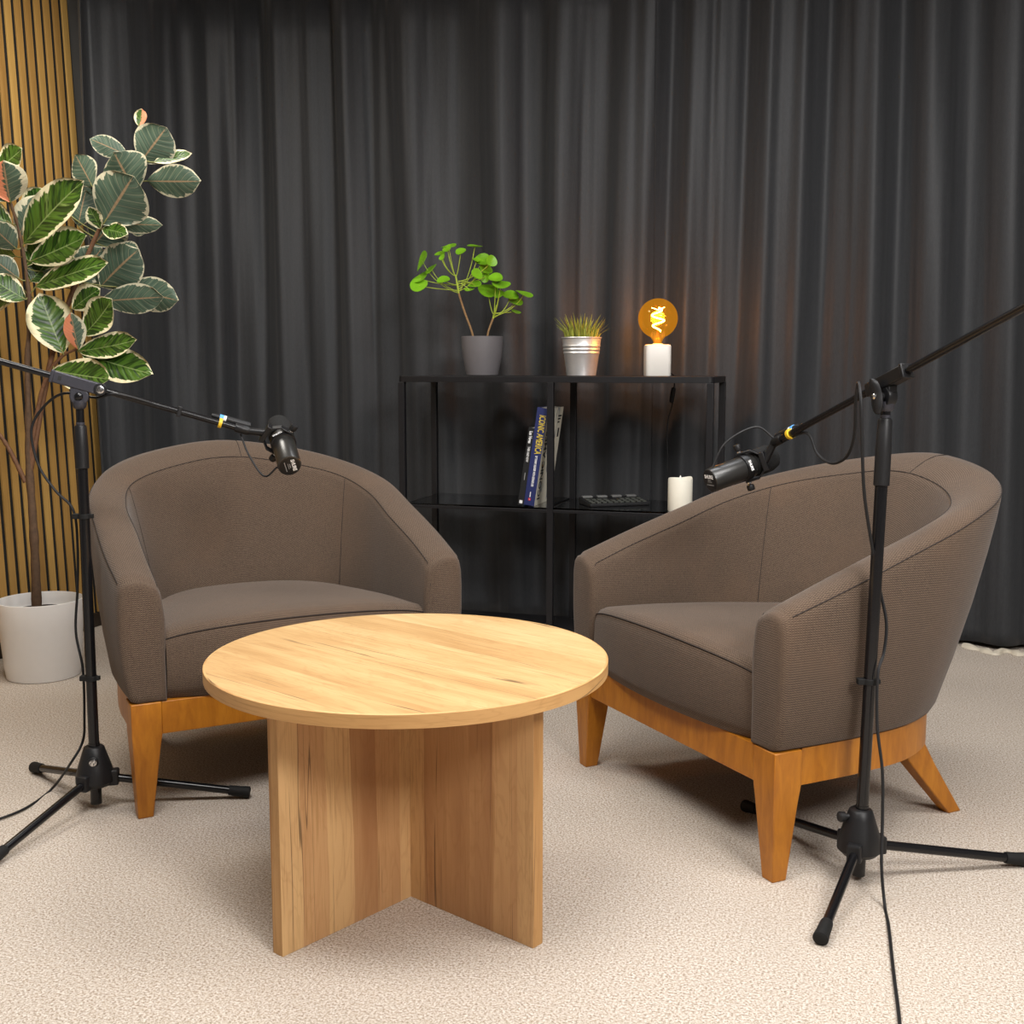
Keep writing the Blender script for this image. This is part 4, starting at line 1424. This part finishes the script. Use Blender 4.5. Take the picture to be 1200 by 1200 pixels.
bulb = MB().lathe(prof, (0, 0, 0), (0, 0, 1), 40, cap=False).build('bulb', M['bulb'], lp, angle=180)
MB().lathe([(0.010, 0.119), (0.009, 0.140), (0.005, 0.152), (0.0045, 0.168)], (0, 0, 0), (0, 0, 1), 16).build('glass_stem', M['bulb'], bulb)
fp = []
for q in range(61):
    f = q / 60
    a = 2 * math.pi * 2.2 * f
    rad_ = 0.010 + 0.014 * math.sin(math.pi * f)
    fp.append(V(rad_ * math.cos(a), rad_ * math.sin(a) * 0.7, 0.165 + 0.088 * f))
MB().tube(fp, 0.0026, 6).build('filament', M['filament'], bulb)
MB().tube([V(-0.024, 0, 0.252), V(0, 0, 0.244), V(0.024, 0, 0.254)], 0.0012, 6).build('filament_support', M['filament'], bulb)
cr = [V(0.02, 0.045, 0.012), V(0.03, 0.10, 0.010), V(0.035, 0.175, -0.002), V(0.036, 0.185, -0.03), V(0.030, 0.180, -0.11), V(0.012, 0.182, -0.19), V(0.014, 0.186, -0.32), V(0.02, 0.190, -0.60), V(0.03, 0.19, -1.02)]
cr = [Matrix.Rotation(-PHI, 3, 'Z') @ p for p in cr]
cord = MB().tube(spline(cr, 60), 0.0025, 8).build('cord', M['cable'], lp)
q0 = Matrix.Rotation(-PHI, 3, 'Z') @ V(0.0345, 0.182, -0.045)
q1 = Matrix.Rotation(-PHI, 3, 'Z') @ V(0.026, 0.179, -0.105)
MB().lathe([(0.004, 0), (0.0085, 0.004), (0.0095, 0.02), (0.0095, 0.045), (0.0085, 0.058), (0.004, 0.062)], q0, q1 - q0, 12).build('inline_switch', M['plastic'], cord)
ld = bpy.data.lights.new('bulb_glow', 'POINT')
ld.energy = 4.6
ld.color = (1.0, 0.47, 0.13)
ld.shadow_soft_size = 0.03
lo = bpy.data.objects.new('bulb_glow', ld)
lo.location = (0, 0, 0.21)
lo.parent = lp
col.objects.link(lo)

# ---- books
def book(name, label, x, y, tilt, w, d, h, mats, group=None):
    t = thing(name, label, 'book', (x, y, MIDZ + 0.0005), 0, group)
    t.rotation_euler = (0, math.radians(tilt), 0)
    c = 0.0025
    MB().box((-w + c, c, 0.003), (-c, d - 0.003, h - 0.003)).build('pages', M['paper'], t, smooth=False)
    MB().box((-w, 0, 0), (0, c, h)).build('spine', mats[0], t, smooth=False, bevel=0.0008)
    MB().box((-c, c, 0), (0, d, h)).build('front_cover', mats[1], t, smooth=False)
    MB().box((-w, c, 0), (-w + c, d, h)).build('back_cover', mats[2], t, smooth=False)
    return t
BX = -1.199
BYY = SY0 + 0.03
b2 = book('book', 'thick navy book with gold spine lettering, leaning on the shelf post', BX, BYY, 8.2, 0.041, 0.235, 0.372, (M['navy'], M['cover'], M['navy']), 'books leaning on the glass shelf')
sp_n = -0.0004
text_mesh('gold_title', 'ICONIC AMERICA', 0.0350, M['gold'], b2, (-0.0165, sp_n, 0.345), (0, 0, -1), (1, 0, 0), 'LEFT', 0.0002, 0.53, 0.0007)
text_mesh('white_author_line', 'BY TOMMY HILFIGER WITH GEORGE LOIS', 0.0120, M['white'], b2, (-0.0185, sp_n, 0.190), (0, 0, -1), (1, 0, 0), 'LEFT', 0.0002, 0.52, 0.0004)
MB().box((-0.026, -0.0006, 0.019), (-0.017, 0.0, 0.028)).build('red_emblem', M['red'], b2, smooth=False)
MB().box((-0.0225, -0.0008, 0.0215), (-0.0205, -0.0005, 0.0255)).build('emblem_dot', M['white'], b2, smooth=False)
MB().box((-0.0225, -0.0006, 0.032), (-0.0195, 0.0, 0.052)).build('publisher_line', M['white'], b2, smooth=False)
text_mesh('cover_title', 'ICONIC AMERICA', 0.052, M['blackprint'], b2, (0.0004, 0.045, 0.020), (0, 0, 1), (0, -1, 0), 'LEFT', 0.0002, 0.82, 0.0012)
mb = MB()
for q in range(3):
    mb.box((0, 0.170, 0.335 - q * 0.012), (0.0006, 0.220 - 0.01 * q, 0.341 - q * 0.012))
mb.box((0, 0.190, 0.255), (0.0006, 0.212, 0.290))
mb.build('cover_print', M['blackprint'], b2, smooth=False)
b1 = book('book', 'thinner black book with white spine lettering, leaning on the navy book', BX - 0.0425, BYY + 0.002, 8.4, 0.023, 0.20, 0.298, (M['blackbook'], M['bluebook'], M['blackbook']), 'books leaning on the glass shelf')
text_mesh('white_title', 'Las Vegas', 0.0165, M['white'], b1, (-0.0115, sp_n, 0.285), (0, 0, -1), (1, 0, 0), 'LEFT', 0.0002, 0.72, 0.0006)
text_mesh('grey_subtitle', 'THEN AND NOW', 0.0130, M['white'], b1, (-0.0115, sp_n, 0.226), (0, 0, -1), (1, 0, 0), 'LEFT', 0.0002, 0.56, 0.0002)
MB().box((-0.0125, -0.0006, 0.098), (-0.0100, 0.0, 0.126)).build('publisher_line', M['greyprint'], b1, smooth=False)
MB().box((-0.018, -0.0006, 0.008), (-0.006, 0.0, 0.020)).build('publisher_emblem', M['white'], b1, smooth=False)

# ---- control console on the glass shelf
dv = thing('control_panel', 'flat black button panel lying on the glass shelf beside the candle', 'device', (-0.925, SY0 + 0.185, MIDZ + 0.0002), math.radians(33))
mb = MB()
W2, D2 = 0.120, 0.068
mb.v = [V(-W2, -D2, 0), V(W2, -D2, 0), V(W2, D2, 0), V(-W2, D2, 0), V(-W2, -D2, 0.012), V(W2, -D2, 0.012), V(W2, D2, 0.024), V(-W2, D2, 0.024)]
for q in ((0, 3, 2, 1), (4, 5, 6, 7), (0, 1, 5, 4), (1, 2, 6, 5), (2, 3, 7, 6), (3, 0, 4, 7)):
    mb.face(q)
mb.build('casing', M['plastic'], dv, smooth=False, bevel=0.003)
sl = math.atan2(0.012, 2 * D2)
RS = Matrix.Translation(V(0, 0, 0.018)) @ Matrix.Rotation(sl, 4, 'X')
for q in range(4):
    x = -0.090 + 0.060 * q
    MB().box((x - 0.020, 0.042, 0.0), (x + 0.020, 0.062, 0.007), 0, RS).build('large_button', M['keylight'], dv, smooth=False, bevel=0.002)
for r_ in range(3):
    for q in range(10):
        if r_ == 2 and 3 < q < 6:
            continue
        x = -0.104 + 0.023 * q
        y = -0.052 + 0.029 * r_
        MB().box((x - 0.008, y - 0.009, 0.0), (x + 0.008, y + 0.009, 0.004), 0, RS).build('button', M['key'], dv, smooth=False, bevel=0.001)

# ---- candle
cd = thing('pillar_candle', 'ivory pillar candle with a wavy rim on the glass shelf', 'candle', (-0.650, SY0 + 0.052, MIDZ + 0.0002), PHI)
mb = MB()
ns = 40
def cr_ring(r, z, wave=0.0):
    return [V(r * math.cos(2 * math.pi * j / ns), r * math.sin(2 * math.pi * j / ns), z + wave * (0.6 * math.sin(2 * 2 * math.pi * j / ns + 0.4) + 0.4 * math.sin(3 * 2 * math.pi * j / ns + 1.0))) for j in range(ns)]
mb.rings([cr_ring(0.043, 0.0), cr_ring(0.0445, 0.003), cr_ring(0.0445, 0.116, 0.004), cr_ring(0.0425, 0.1215, 0.005), cr_ring(0.040, 0.121, 0.005), cr_ring(0.034, 0.113, 0.002), cr_ring(0.010, 0.111), cr_ring(0.001, 0.111)])
mb.build('wax_body', M['wax'], cd, angle=60)
MB().lathe([(0.003, 0.110), (0.0055, 0.116), (0.0045, 0.122), (0.001, 0.131)], (0, 0, 0), (0, 0, 1), 14).build('flame_tip', M['flame'], cd)
